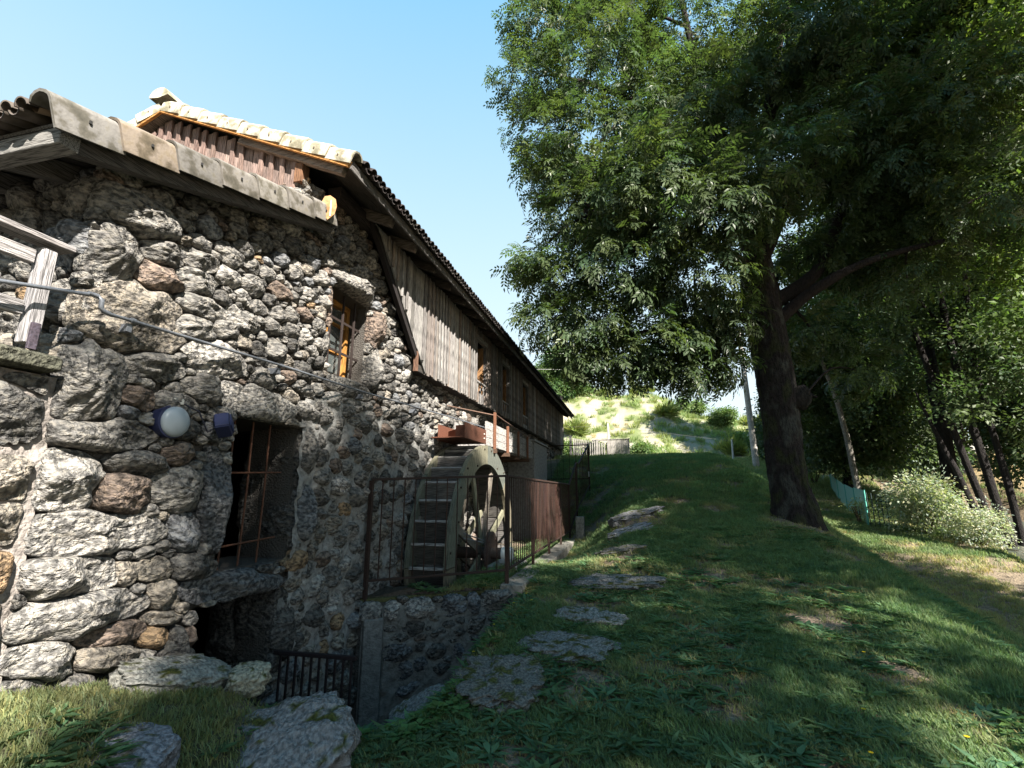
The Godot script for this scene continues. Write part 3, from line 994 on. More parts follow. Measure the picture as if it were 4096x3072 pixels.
func build_hall_roof(t: Node3D) -> void:
	var rf := Node3D.new()
	rf.name = "roof"
	t.add_child(rf)
	rf.position = -t.position
	var z0 := -3.5
	var z1 := -20.6
	var ridge := Vector3(-4.85, roof_y(-4.85), z0)
	var eave := Vector3(-2.43, roof_y(-2.43), z0)
	var dn := eave - ridge
	var nrm := Vector3(-dn.y, dn.x, 0).normalized()
	part(rf, "tile_courses", tile_sheet(ridge + nrm * 0.06 + Vector3(0, 0, -0.1), Vector3(0, 0, -1), z0 - z1 - 0.1, dn, 0.105, 6), M.tile).set_meta("kind", "stuff")
	var far := Vector3(-2.42, dn.y * 1.0, 0)
	part(rf, "far_slope", tile_sheet(ridge + nrm * 0.06 + Vector3(0, 0, -0.1), Vector3(0, 0, -1), z0 - z1 - 0.1, far, 0.21, 4), M.tile).set_meta("kind", "stuff")
	# eave tiles
	var d1 := dn.normalized()
	var kinds := []
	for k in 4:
		var c := Color(0.04, 0.035, 0.034) * (0.7 + 0.15 * k)  # near-black colour stands for the shade inside the tile channels
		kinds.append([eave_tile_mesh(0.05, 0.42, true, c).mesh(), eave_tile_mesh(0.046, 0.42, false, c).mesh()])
	var n := int((z0 - z1 - 0.15) / 0.105)
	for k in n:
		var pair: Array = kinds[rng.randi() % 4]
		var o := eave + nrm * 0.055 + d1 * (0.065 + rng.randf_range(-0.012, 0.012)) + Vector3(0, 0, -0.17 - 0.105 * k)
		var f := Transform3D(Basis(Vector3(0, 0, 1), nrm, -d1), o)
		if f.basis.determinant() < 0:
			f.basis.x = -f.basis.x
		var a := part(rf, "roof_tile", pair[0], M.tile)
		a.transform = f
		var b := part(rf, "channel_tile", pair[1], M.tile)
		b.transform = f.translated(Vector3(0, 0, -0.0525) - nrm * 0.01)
	# verge tiles of the near gable, right slope and left slope
	for side in 2:
		var dv := d1 if side == 0 else Vector3(far.x, far.y, 0).normalized()
		var nv := nrm if side == 0 else Vector3(-nrm.x, nrm.y, 0)
		var count := 9
		var len := dn.length() / count
		for k in count if side == 0 else 4:
			var c := Color(0.46, 0.43, 0.36) * rng.randf_range(0.9, 1.08)
			part(rf, "verge_tile", verge_tile(ridge + dv * (len * k + 0.02) + nv * 0.04 + Vector3(0, 0, 0.02), dv, len + 0.015, Vector3(0, 0, -1), nv, c, 0.10), M.tile)
			var np: Vector3 = ridge + dv * len * (k + 0.55) + nv * 0.0 + Vector3(0, 0, 0.022)
			part(rf, "nail", barred(np, np + Vector3(0, 0, 0.012), 0.01, 0.016, Color(0.1, 0.08, 0.06), 0.001), M.plain)
	# ridge tiles, the first one upturned at the gable
	for k in 3:
		var rt := Mb.new()
		rt.col = Color(0.45, 0.42, 0.34)
		var pts := []
		var at := ridge + Vector3(0, 0.07, 0.06 - 0.42 * k)
		for s in 10:
			var an := PI * s / 9.0
			pts.append(Vector3(cos(an) * 0.13, sin(an) * 0.11, 0))
		for s in 9:
			rt.quad(at + pts[s], at + pts[s] + Vector3(0, 0, -0.45), at + pts[s + 1] + Vector3(0, 0, -0.45), at + pts[s + 1])
			rt.tri(at + Vector3(0, -0.02, 0), at + pts[s], at + pts[s + 1])
		part(rf, "ridge_tile", rt, M.tile)
	# barge boards in warm wood
	for side in 2:
		var e2 := eave if side == 0 else ridge + far * 0.5
		part(rf, "barge_board", barred(ridge + Vector3(0, -0.055, -0.0), e2 + Vector3(0, -0.055, -0.0), 0.03, 0.07, Color(0.42, 0.21, 0.07)), M.wood_x)
	# boarding above the rafters
	var soff := -nrm * 0.02
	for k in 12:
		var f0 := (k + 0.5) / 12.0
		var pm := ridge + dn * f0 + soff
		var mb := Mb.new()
		mb.col = wood_tone(4, 0.35)  # soffit shade put into the wood colour; the far slope stays lighter
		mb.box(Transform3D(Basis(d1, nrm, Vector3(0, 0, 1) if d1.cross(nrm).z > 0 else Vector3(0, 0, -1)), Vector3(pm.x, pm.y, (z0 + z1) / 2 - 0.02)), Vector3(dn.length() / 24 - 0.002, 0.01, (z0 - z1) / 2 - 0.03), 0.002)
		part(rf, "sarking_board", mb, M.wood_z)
		var mb2 := Mb.new()
		mb2.col = wood_tone(4, 0.8)
		var pm2 := ridge + far * f0 - Vector3(-nrm.x, nrm.y, 0) * 0.02
		mb2.bar(Vector3(pm2.x, pm2.y, z0 - 0.05), Vector3(pm2.x, pm2.y, z1 + 0.05), far.length() / 12 - 0.004, 0.02, 0.002, Vector3(-nrm.x, nrm.y, 0))
		part(rf, "sarking_board", mb2, M.wood_z)
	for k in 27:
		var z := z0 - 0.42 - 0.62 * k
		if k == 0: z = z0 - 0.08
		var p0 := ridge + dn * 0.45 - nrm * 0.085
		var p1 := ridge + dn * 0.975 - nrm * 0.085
		part(rf, "rafter", barred(Vector3(p0.x, p0.y, z), Vector3(p1.x, p1.y, z), 0.07, 0.11, wood_tone(5, 0.85 if k < 3 else 0.3), 0.006), M.wood_x)  # rafters past the near ones painted dark as eave shade
	for k in 6:
		var za := lerpf(z0 - 0.02, z1 + 0.02, k / 6.0)
		var zb := lerpf(z0 - 0.02, z1 + 0.02, (k + 1) / 6.0)
		part(rf, "fascia_board", boxed(Vector3(eave.x - 0.028, eave.y - 0.085, zb + 0.003), Vector3(eave.x - 0.004, eave.y + 0.022, za - 0.003), wood_tone(2, 0.75)), M.wood_z)
	part(rf, "wall_plate", boxed(Vector3(-3.02, 3.02, -20.2), Vector3(-2.86, 3.15, -4.0), Color(0.06, 0.05, 0.045)), M.wood_z)

func build_window(t: Node3D) -> void:
	var w := Node3D.new()
	w.name = "window"
	t.add_child(w)
	w.position = -t.position
	var oc := Color(0.40, 0.19, 0.045)
	var X := -3.33
	var a := WIN.position.x
	var b := WIN.end.x
	var lo := WIN.position.y
	var hi := WIN.end.y
	part(w, "frame_side", boxed(Vector3(X, lo + 0.01, -a - 0.06), Vector3(X + 0.06, hi, -a), oc), M.wood_y)
	part(w, "frame_side", boxed(Vector3(X, lo + 0.01, -b), Vector3(X + 0.06, hi, -b + 0.06), oc), M.wood_y)
	part(w, "frame_sill", boxed(Vector3(X, lo + 0.005, -b + 0.063), Vector3(X + 0.07, lo + 0.07, -a - 0.063), oc), M.wood_z)
	part(w, "frame_head", boxed(Vector3(X, hi - 0.07, -b + 0.063), Vector3(X + 0.06, hi, -a - 0.063), oc), M.wood_z)
	for f in [0.36, 0.70]:
		part(w, "sash_bar", boxed(Vector3(X + 0.01, lerpf(lo, hi, f), -b + 0.063), Vector3(X + 0.05, lerpf(lo, hi, f) + 0.03, -a - 0.063), oc), M.wood_z)
	part(w, "sash_bar", boxed(Vector3(X + 0.008, lo + 0.073, -(a + b) / 2 - 0.018), Vector3(X + 0.054, hi - 0.073, -(a + b) / 2 + 0.018), oc), M.wood_y)
	var gp := Mb.new()
	gp.quad(Vector3(X + 0.025, lo + 0.05, -a - 0.04), Vector3(X + 0.025, lo + 0.05, -b + 0.04), Vector3(X + 0.025, hi - 0.05, -b + 0.04), Vector3(X + 0.025, hi - 0.05, -a - 0.04))
	part(w, "pane", gp, M.glass)
	for k in 3:
		var u := lerpf(a, b, 0.2 + 0.3 * k)
		part(w, "iron_bar", boxed(Vector3(-3.125, lo - 0.05, -u - 0.011), Vector3(-3.1, hi + 0.05, -u + 0.011), Color(0.03, 0.026, 0.025)), M.rust)
	for v in [lo + 0.3, lo + 0.66]:
		part(w, "iron_bar", boxed(Vector3(-3.135, v, -b - 0.03), Vector3(-3.126, v + 0.03, -a + 0.03), Color(0.03, 0.026, 0.025)), M.rust)

func build_wheel() -> void:
	var C := Vector3(-2.33, -0.98, -7.65)
	var t := thing("water_wheel", "big wooden water wheel in the pit against the mill wall", "water wheel", C + Vector3(-0.26, -1.7, 0))
	var R := 1.68
	var xs := [-2.33, -2.86]
	var pol := func(r: float, a: float, x: float) -> Vector3: return Vector3(x, C.y + r * cos(a), C.z + r * sin(a))
	# shroud rings of eight felloes each
	for side in 2:
		var x0: float = xs[side]
		for k in 8:
			var mb := Mb.new()
			mb.col = [Color(0.22, 0.21, 0.15), Color(0.16, 0.165, 0.13), Color(0.19, 0.165, 0.12), Color(0.14, 0.15, 0.13)][k % 4]
			var m := 8
			for s in m:
				var a0 := TAU * (k + (s + 0.04) / m) / 8.0
				var a1 := TAU * (k + (s + 0.96 if s == m - 1 else s + 1.04) / m) / 8.0
				var lo := [pol.call(R - 0.30, a0, x0 - 0.03), pol.call(R - 0.30, a0, x0 + 0.03), pol.call(R - 0.30, a1, x0 + 0.03), pol.call(R - 0.30, a1, x0 - 0.03)]
				var hi := [pol.call(R, a0, x0 - 0.03), pol.call(R, a0, x0 + 0.03), pol.call(R, a1, x0 + 0.03), pol.call(R, a1, x0 - 0.03)]
				mb.quad(hi[0], hi[3], hi[2], hi[1])
				mb.quad(lo[1], lo[2], lo[3], lo[0])
				mb.quad(lo[1], hi[1], hi[2], lo[2])
				mb.quad(lo[3], hi[3], hi[0], lo[0])
				if s == 0: mb.quad(lo[0], hi[0], hi[1], lo[1])
				if s == m - 1: mb.quad(lo[2], hi[2], hi[3], lo[3])
			part(t, "felloe", mb, M.wood_y)
			for b in 3:
				var ab := TAU * (k + 0.15 + 0.35 * b) / 8.0
				if side == 0:
					part(t, "bolt", tubed([pol.call(R - 0.06 - 0.18 * (b % 2), ab, x0 + 0.028), pol.call(R - 0.06 - 0.18 * (b % 2), ab, x0 + 0.045)], 0.016, Color(0.05, 0.04, 0.035), 6), M.rust)
	# buckets: a front board and a floor board for each
	for k in 36:
		var a := TAU * k / 36.0
		var a2 := TAU * (k + 0.9) / 36.0
		for pr in [["bucket_board", pol.call(R - 0.04, a, 0), pol.call(R - 0.25, a2, 0), 0.028], ["floor_board", pol.call(R - 0.255, a2 - TAU / 36.0 + 0.01, 0), pol.call(R - 0.255, a2 - 0.01, 0), 0.026]]:
			var p0: Vector3 = pr[1]
			var p1: Vector3 = pr[2]
			var y := (p1 - p0).normalized()
			var z := Vector3(1, 0, 0).cross(y)
			var mb := Mb.new()
			mb.col = wood_tone(rng.randi() % 3, 0.62)
			mb.box(Transform3D(Basis(Vector3(1, 0, 0), y, z), Vector3(-2.595, (p0.y + p1.y) / 2, (p0.z + p1.z) / 2)), Vector3(0.232, p0.distance_to(p1) / 2, pr[3] / 2), 0.003)
			part(t, pr[0], mb, M.wood_x)
		# pale worn lip on the bucket edge
		var lp: Vector3 = pol.call(R - 0.022, a, 0)
		var mb3 := Mb.new()
		mb3.col = wood_tone(3, 1.25)
		var yy := Vector3(0, cos(a), sin(a))
		mb3.box(Transform3D(Basis(Vector3(1, 0, 0), yy, Vector3(1, 0, 0).cross(yy)), Vector3(-2.595, lp.y, lp.z)), Vector3(0.232, 0.018, 0.017), 0.003)
		part(t, "bucket_lip", mb3, M.wood_x)
	# spokes
	for side in 2:
		for k in 8:
			var a := TAU * (k + 0.5) / 8.0 + 0.02
			var x0: float = xs[side] - (0.055 if side == 0 else -0.055)
			var mb := Mb.new()
			mb.col = [Color(0.25, 0.24, 0.17), Color(0.19, 0.165, 0.14)][k % 2]
			mb.bar(pol.call(0.12, a, x0), pol.call(R - 0.1, a, x0), 0.045, 0.12, 0.005, Vector3(0, sin(a), -cos(a)))
			part(t, "spoke", mb, M.wood_y)
	# hub: iron flange with bolts, axle
	part(t, "axle", tubed([Vector3(-3.2, C.y, C.z), Vector3(-2.02, C.y, C.z)], 0.085, Color(0.09, 0.075, 0.07), 16), M.rust)
	for x in [-2.25, -2.90]:
		part(t, "hub_flange", tubed([Vector3(x, C.y, C.z), Vector3(x + 0.035, C.y, C.z)], 0.33, Color(0.085, 0.07, 0.065), 28), M.rust)
		for k in 8:
			part(t, "bolt", tubed([pol.call(0.27, TAU * k / 8.0, x + 0.03), pol.call(0.27, TAU * k / 8.0, x + 0.055)], 0.022, Color(0.12, 0.09, 0.08), 6), M.rust)
	# a struts pair and two bright tie rods
	part(t, "tie_rod", tubed([pol.call(0.35, 0.9, -2.27), pol.call(1.25, 1.25, -2.27)], 0.009, Color(0.5, 0.5, 0.48), 6), M.zinc)
	part(t, "tie_rod", tubed([pol.call(0.35, 1.0, -2.27), pol.call(1.25, 1.3, -2.27)], 0.009, Color(0.5, 0.5, 0.48), 6), M.zinc)
	var b := thing("bearing_block", "pale bearing on a low stone plinth at the outer end of the wheel axle", "bearing", Vector3(-1.95, -1.2, C.z))
	part(b, "plinth", boxed(Vector3(-2.18, -1.25, C.z - 0.3), Vector3(-1.72, -1.10, C.z + 0.42), Color(0.30, 0.29, 0.27), 0.015), M.mortar)
	part(b, "foot", boxed(Vector3(-2.06, -1.10, C.z - 0.16), Vector3(-1.88, -1.05, C.z + 0.16), Color(0.3, 0.3, 0.3), 0.006), M.plain)
	var hs := tubed([Vector3(-2.05, C.y, C.z), Vector3(-2.03, C.y, C.z), Vector3(-1.91, C.y, C.z), Vector3(-1.89, C.y, C.z)], 0.10, Color(0.62, 0.62, 0.60), 18)
	part(b, "housing", hs, M.plain)

func build_flume() -> void:
	var t := thing("flume", "wooden and rusty steel flume feeding the top of the water wheel along the wall", "flume", Vector3(-2.55, 0.6, -9))
	var rc := Color(0.13, 0.066, 0.045)
	var y0 := 0.755
	# steel chute
	part(t, "chute_floor", boxed(Vector3(-2.86, y0 - 0.02, -7.7), Vector3(-2.34, y0, -6.62), rc), M.rust)
	part(t, "chute_side", boxed(Vector3(-2.345, y0 - 0.03, -7.62), Vector3(-2.325, y0 + 0.2, -6.6), rc * 0.8), M.rust)
	part(t, "chute_end", barred(Vector3(-2.335, y0 + 0.07, -6.6), Vector3(-2.52, y0 + 0.075, -6.72), 0.012, 0.19, rc * 0.7), M.rust)
	part(t, "deflector_plate", barred(Vector3(-2.54, y0 + 0.07, -6.95), Vector3(-2.86, y0 + 0.06, -7.3), 0.012, 0.19, rc * 1.15), M.rust)
	part(t, "chute_side", boxed(Vector3(-2.88, y0 - 0.03, -7.62), Vector3(-2.86, y0 + 0.22, -6.9), rc), M.rust)
	for k in 2:
		part(t, "bolt", tubed([Vector3(-2.33, y0 + 0.05 + 0.07 * k, -7.5), Vector3(-2.31, y0 + 0.05 + 0.07 * k, -7.5)], 0.012, Color(0.4, 0.38, 0.36), 6), M.plain)
	# plank trough
	for sx in [-2.33, -2.87]:
		for k in 3:
			for b in 2:
				var za := -7.62 - 1.9 * b
				part(t, "side_plank", boxed(Vector3(sx - 0.018, y0 - 0.05 + 0.135 * k, za - 1.895), Vector3(sx + 0.018, y0 + 0.08 + 0.135 * k, za), wood_tone(3, 1.3 if b == 0 else 1.0)), M.wood_z)
	for b in 2:
		part(t, "floor_plank", boxed(Vector3(-2.85, y0 - 0.08, -7.62 - 1.9 * b - 1.895), Vector3(-2.35, y0 - 0.05, -7.62 - 1.9 * b), wood_tone(0)), M.wood_z)
	for z in [-8.0, -8.9, -9.8, -10.7]:
		part(t, "clamp_post", boxed(Vector3(-2.305, y0 - 0.16, z - 0.03), Vector3(-2.265, y0 + (0.55 if z == -8.0 else 0.42), z + 0.03), Color(0.16, 0.09, 0.055)), M.rust)
		part(t, "cross_beam", boxed(Vector3(-3.05, y0 - 0.155, z - 0.04), Vector3(-2.25, y0 - 0.085, z + 0.04), Color(0.1, 0.06, 0.04)), M.wood_x)
	part(t, "spindle_rail", tubed([Vector3(-2.285, y0 + 0.5, -8.0), Vector3(-2.9, y0 + 0.58, -7.3)], 0.011, Color(0.13, 0.1, 0.085), 8), M.rust)
	part(t, "spindle_rail", tubed([Vector3(-2.285, y0 + 0.52, -8.0), Vector3(-2.285, y0 + 0.40, -10.7)], 0.011, Color(0.13, 0.1, 0.085), 8), M.rust)
	var c := thing("sluice_pillar", "grey concrete pillar carrying the far end of the flume", "pillar", Vector3(-2.6, -1.1, -12.2))
	part(c, "shaft", boxed(Vector3(-2.95, -1.3, -13.2), Vector3(-2.28, 1.12, -11.45), Color(0.25, 0.25, 0.245), 0.02), M.mortar)
	part(c, "cap", boxed(Vector3(-2.98, 1.123, -13.23), Vector3(-2.25, 1.18, -11.42), Color(0.28, 0.28, 0.27), 0.015), M.mortar)

const FA := Vector3(-2.93, 0, -5.12)
const FB := Vector3(-1.55, 0, -6.0)

func railing_run(t: Node3D, a: Vector3, b: Vector3, ha: float, hb: float, la: float, lb: float, step: float, dark: Color) -> void:
	var rail := Mb.new()
	rail.col = dark
	rail.bar(a + Vector3(0, ha, 0), b + Vector3(0, hb, 0), 0.04, 0.028)
	part(t, "top_rail", rail, M.rust)
	part(t, "bottom_rail", barred(a + Vector3(0, la, 0), b + Vector3(0, lb, 0), 0.03, 0.026, dark), M.rust)
	var n := int(a.distance_to(b) / step)
	for k in range(1, n):
		var f := float(k) / n
		var p := a.lerp(b, f)
		var c := dark.lerp(Color(0.07, 0.04, 0.031), rng.randf() * 0.7)
		part(t, "baluster", boxed(p + Vector3(-0.006, lerpf(la, lb, f) + 0.0132, -0.006), p + Vector3(0.006, lerpf(ha, hb, f) - 0.0142, 0.006), c, 0.002), M.rust)

func build_railing() -> void:
	var t := thing("metal_railing", "rusty brown metal railing with thin bars around the water wheel pit", "railing", Vector3(-1.55, -1.2, -6))
	var dk := Color(0.042, 0.028, 0.025)
	for p in [[FA, -1.36, 0.10], [FB, -1.36, 0.165]]:
		part(t, "post", boxed(p[0] + Vector3(-0.022, p[1], -0.022), p[0] + Vector3(0.022, p[2], 0.022), dk, 0.003), M.rust)
	railing_run(t, FA, FB, 0.11, 0.165, -0.99, -0.955, 0.118, dk)
	var C1 := Vector3(-1.5, 0, -11.7)
	railing_run(t, FB, C1, 0.165, 0.11, -0.955, -0.95, 0.118, dk)
	for k in 4:
		var p := FB.lerp(C1, 0.27 + 0.24 * k)
		part(t, "post", boxed(p + Vector3(-0.02, -1.3, -0.02), p + Vector3(0.02, 0.11, 0.02), dk, 0.003), M.rust)
	var C2 := Vector3(-1.42, 0, -12.55)
	var C3 := Vector3(-1.4, 0, -12.95)
	var C4 := Vector3(-1.25, 0, -14.4)
	railing_run(t, C1, C2, 0.11, 0.66, -0.95, -0.5, 0.12, dk)
	railing_run(t, C2, C3, 0.66, 0.66, -0.5, -0.4, 0.12, dk)
	railing_run(t, C3, C4, 0.66, 1.28, -0.4, 0.12, 0.12, dk)
	for p in [[C2, -1.1, 0.68], [C4, -0.1, 1.3]]:
		part(t, "post", boxed(p[0] + Vector3(-0.02, p[1], -0.02), p[0] + Vector3(0.02, p[2], 0.02), dk, 0.003), M.rust)
	var D := Vector3(-2.62, 0, -14.8)
	railing_run(t, C4, D, 1.28, 1.3, 0.3, 0.3, 0.2, dk)
	part(t, "latch_plate", boxed(Vector3(-1.26, 0.35, -14.3), Vector3(-1.235, 0.5, -14.2), Color(0.4, 0.4, 0.4)), M.plain)
	# kerb under the side railing
	var k := thing("kerb", "low mossy concrete kerb under the side railing beside the lawn", "kerb", Vector3(-1.5, -1.3, -9))
	for n in 5:
		var z := -5.92 - 1.16 * n
		part(k, "kerb_block", boxed(Vector3(-1.62, -1.6, z - 1.152), Vector3(-1.34, -1.10 - rng.randf() * 0.02, z), Color(0.22, 0.21, 0.185) * rng.randf_range(0.85, 1.1), 0.015), M.mortar)
	part(k, "end_post", boxed(Vector3(-1.36, -1.2, -11.75), Vector3(-1.16, -0.62, -11.6), Color(0.32, 0.31, 0.29), 0.012), M.mortar)

func build_low_wall() -> void:
	var t := thing("retaining_wall", "low mossy stone retaining wall below the front railing", "wall", Vector3(-2.2, -2.4, -5.4))
	var dir := (FB - FA).normalized()
	var n := dir.cross(Vector3.UP)
	var fr := Transform3D(dir, Vector3.UP, n, FA + n * 0.10 - dir * 0.06)
	var W := FA.distance_to(FB) + 0.16
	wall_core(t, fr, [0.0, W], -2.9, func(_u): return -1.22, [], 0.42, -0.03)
	part(t, "coping", barred(fr * Vector3(0.0, -1.2, -0.26), fr * Vector3(W, -1.19, -0.26), 0.36, 0.05, Color(0.12, 0.115, 0.05), 0.01), M.soil)
	var inside := func(u, v): return u > 0.0 and u < W and v > -2.6 and v < -1.16
	var s := [[0.12, -1.29, 0.13, 0.085, 0, "w"], [0.36, -1.29, 0.10, 0.085, 0, "w"], [0.66, -1.29, 0.17, 0.095, 0, "w"], [1.02, -1.29, 0.15, 0.10, 0, "b"], [1.27, -1.28, 0.075, 0.10, 0.1, "b"], [1.54, -1.26, 0.17, 0.115, 0.2, "g"],
		[0.42, -1.71, 0.14, 0.085, 0.1, "b"], [0.52, -1.9, 0.08, 0.085, 0.4, "b"], [0.68, -1.86, 0.075, 0.07, 0.3, "b"], [0.66, -1.68, 0.06, 0.05, 0.2, "d"], [0.58, -1.49, 0.11, 0.07, 0, "d"], [0.85, -1.74, 0.1, 0.075, 0, "d"], [0.9, -1.92, 0.1, 0.05, 0.2, "d"],
		[1.1, -1.77, 0.06, 0.09, 0.3, "b"], [0.55, -2.08, 0.13, 0.05, 0.3, "b"], [1.3, -1.5, 0.13, 0.08, 0.2, "g"], [1.5, -1.5, 0.1, 0.08, 0.1, "d"]]
	fill_sites(s, func(u, v): return inside.call(u, v) and v > -1.85 and u > 0.3, Rect2(0, -2.5, W, 1.4), func(_u, _v): return Vector2(0.075, 0.04), 500)
	lay(t, s, fr, inside, 0.055, 0.016, 0.008, 200, 9.0, M.stone)
	mortar_skin(t, fr, Rect2(0, -2.75, W, 1.54), 0.035, inside, 0.005, 0.03, Color(0.19, 0.185, 0.175))
	# concrete wing at the wall corner
	part(t, "concrete_wing", barred(fr * Vector3(0.05, -2.0, 0.03), fr * Vector3(0.26, -2.0, 0.025), 0.09, 1.3, Color(0.2, 0.198, 0.19), 0.02), M.mortar)
	# barrier in the channel
	var g := thing("channel_grate", "small dark iron bar grate across the channel beside the boulder", "grate", Vector3(-2.6, -2.4, -3.82))
	var c := Color(0.022, 0.019, 0.02)
	part(g, "top_rail", barred(Vector3(-2.98, -1.325, -3.80), Vector3(-2.24, -1.33, -3.84), 0.035, 0.03, c), M.rust)
	for k in 10:
		var x := lerpf(-2.93, -2.27, k / 9.0)
		part(g, "bar", boxed(Vector3(x - 0.008, -2.4, -3.83), Vector3(x + 0.008, -1.342, -3.812), c, 0.002), M.rust)

func build_fittings() -> void:
	var p := thing("wall_pipe", "thin grey pipe running along the stone wall on brackets", "pipe", Vector3(-2.92, 1.0, -3))
	part(p, "pipe_run", tubed([Vector3(-2.865, 0.90, -1.2), Vector3(-2.865, 1.04, -1.82), Vector3(-2.865, 1.055, -1.87)], 0.0105, Color.WHITE, 10), M.zinc)
	part(p, "elbow", tubed([Vector3(-2.865, 1.055, -1.86), Vector3(-2.863, 1.058, -1.905), Vector3(-2.863, 1.045, -1.93), Vector3(-2.863, 1.0, -1.935), Vector3(-2.865, 0.985, -1.95), Vector3(-2.867, 0.982, -1.985)], 0.0135, Color.WHITE, 12), M.zinc)
	part(p, "pipe_run", tubed([Vector3(-2.867, 0.98, -1.97), Vector3(-2.865, 0.985, -2.12), Vector3(-2.86, 1.03, -3.43), Vector3(-2.855, 1.055, -4.77), Vector3(-2.85, 1.16, -7.6), Vector3(-2.79, 1.19, -9.2)], 0.0105, Color.WHITE, 10), M.zinc)
	for z in [-2.12, -3.4, -4.72, -6.1]:
		var y: float = cr([[1.9, 0.98], [3.43, 1.03], [4.77, 1.055], [7.6, 1.16], [9.2, 1.19]], -z)
		part(p, "bracket", boxed(Vector3(-3.02, y - 0.07, z - 0.016), Vector3(-2.88, y - 0.02, z + 0.016), Color.WHITE, 0.002), M.zinc)
		part(p, "clip", tubed([Vector3(-2.865, y, z - 0.012), Vector3(-2.865, y, z + 0.012)], 0.016, Color.WHITE, 10), M.zinc)
	var g := thing("bulkhead_lamp", "round lamp with opal globe and navy ring on the stone wall", "lamp", Vector3(-2.95, 0.44, -2.57))
	part(g, "base_ring", tubed([Vector3(-3.02, 0.44, -2.55), Vector3(-2.95, 0.44, -2.55), Vector3(-2.94, 0.44, -2.55)], 0.112, Color.WHITE, 32), M.navy)
	var sp := SphereMesh.new()
	sp.radius = 0.101
	sp.height = 0.202
	sp.radial_segments = 40
	sp.rings = 20
	var o := part(g, "globe", sp, M.globe)
	o.scale = Vector3(0.5, 1, 1)
	o.position += Vector3(-2.935, 0.438, -2.555)
	part(g, "junction_box", boxed(Vector3(-3.0, 0.555, -2.60), Vector3(-2.93, 0.595, -2.52), Color(0.35, 0.35, 0.33), 0.006), M.plain)
	part(g, "cable", tubed([Vector3(-2.95, 0.57, -2.6), Vector3(-2.93, 0.53, -2.72), Vector3(-2.94, 0.46, -2.78), Vector3(-2.94, 0.40, -2.82), Vector3(-2.93, 0.45, -2.9)], 0.006, Color(0.03, 0.03, 0.04), 6), M.plain)
	var f := thing("floodlight", "small dark blue floodlight tilted down left of the barred opening", "floodlight", Vector3(-2.93, 0.48, -2.92))
	var fm := Mb.new()
	var fb := Basis.from_euler(Vector3(-0.5, 0.5, 0.25))
	fm.box(Transform3D(fb, Vector3(-2.89, 0.46, -2.90)), Vector3(0.05, 0.06, 0.075), 0.012)
	part(f, "housing", fm, M.navy)
	for k in 6:
		var rb := Mb.new()
		rb.box(Transform3D(fb, Vector3(-2.89, 0.46, -2.90) + fb * Vector3(0.053, 0.005, -0.05 + 0.018 * k)), Vector3(0.006, 0.05, 0.004), 0.001)
		part(f, "cooling_rib", rb, M.navy)
	part(f, "bracket", barred(Vector3(-3.03, 0.5, -2.93), Vector3(-2.92, 0.5, -2.92), 0.05, 0.02, Color(0.05, 0.06, 0.1)), M.navy)
	var lens := Mb.new()
	lens.box(Transform3D(fb, Vector3(-2.89, 0.46, -2.90) + fb * Vector3(0.0, -0.062, 0)), Vector3(0.045, 0.004, 0.066), 0.002)
	part(f, "lens", lens, M.navy)

func build_terrace() -> void:
	var t := thing("terrace_wall", "stone terrace wall with mossy ledge left of the annex corner", "wall", Vector3(-4.2, -1.0, 0))
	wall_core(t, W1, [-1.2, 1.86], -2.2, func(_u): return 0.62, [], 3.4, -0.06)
	var inside := func(u, v): return u > 0.2 and u < 1.845 and v > -1.6 and v < 0.58
	var s := [[1.70, 0.36, 0.17, 0.14, 0, "d"], [1.72, 0.05, 0.15, 0.11, 0, "t"], [1.70, -0.17, 0.17, 0.11, 0, "t"], [1.74, -0.40, 0.12, 0.12, 0, "o"], [1.76, -0.64, 0.1, 0.13, 0, "t"], [1.78, -0.9, 0.1, 0.13, 0, "t"]]
	fill_sites(s, inside, Rect2(0.2, -1.6, 1.7, 2.2), func(_u, _v): return Vector2(0.15, 0.11), 1500)
	lay(t, s, W1, inside, 0.05, 0.016, 0.012, 200, 5.0, M.stone)
	mortar_skin(t, W1, Rect2(0.2, -1.6, 1.72, 2.2), 0.03, func(u, v): return v < 0.6, -0.01, 0.02, Color(0.3, 0.27, 0.25))
	for k in 3:
		part(t, "ledge_slab", boxed(Vector3(-3.5, 0.60, -1.84 + 0.62 * k), Vector3(-2.90 - 0.02 * k, 0.685, -1.84 + 0.62 * k + 0.61), Color(0.10, 0.10, 0.075), 0.02), M.boulder)
	var r := thing("terrace_railing", "silvery weathered wooden railing on the terrace at the annex corner", "railing", Vector3(-2.97, 0.68, -1.7))
	part(r, "post", boxed(Vector3(-3.0, 0.72, -1.73), Vector3(-2.93, 1.245, -1.657), Color(0.36, 0.345, 0.35), 0.01), M.wood_y)
	part(r, "post_foot", boxed(Vector3(-2.93, 0.69, -1.71), Vector3(-2.912, 0.83, -1.67), Color(0.07, 0.07, 0.1), 0.003), M.rust)
	for y in [0.86, 1.14]:
		part(r, "rail", boxed(Vector3(-2.985, y, -1.644), Vector3(-2.945, y + 0.075, -0.5), Color(0.34, 0.32, 0.32), 0.006), M.wood_z)
	part(r, "cap_rail", boxed(Vector3(-3.02, 1.262, -1.79), Vector3(-2.90, 1.295, -0.5), Color(0.28, 0.26, 0.26), 0.008), M.wood_z)
	for k in 6:
		part(r, "baluster", boxed(Vector3(-3.01, 0.80, -1.55 + 0.18 * k), Vector3(-2.987, 1.13 if k else 1.05, -1.49 + 0.18 * k), Color(0.32, 0.30, 0.30), 0.006), M.wood_y)

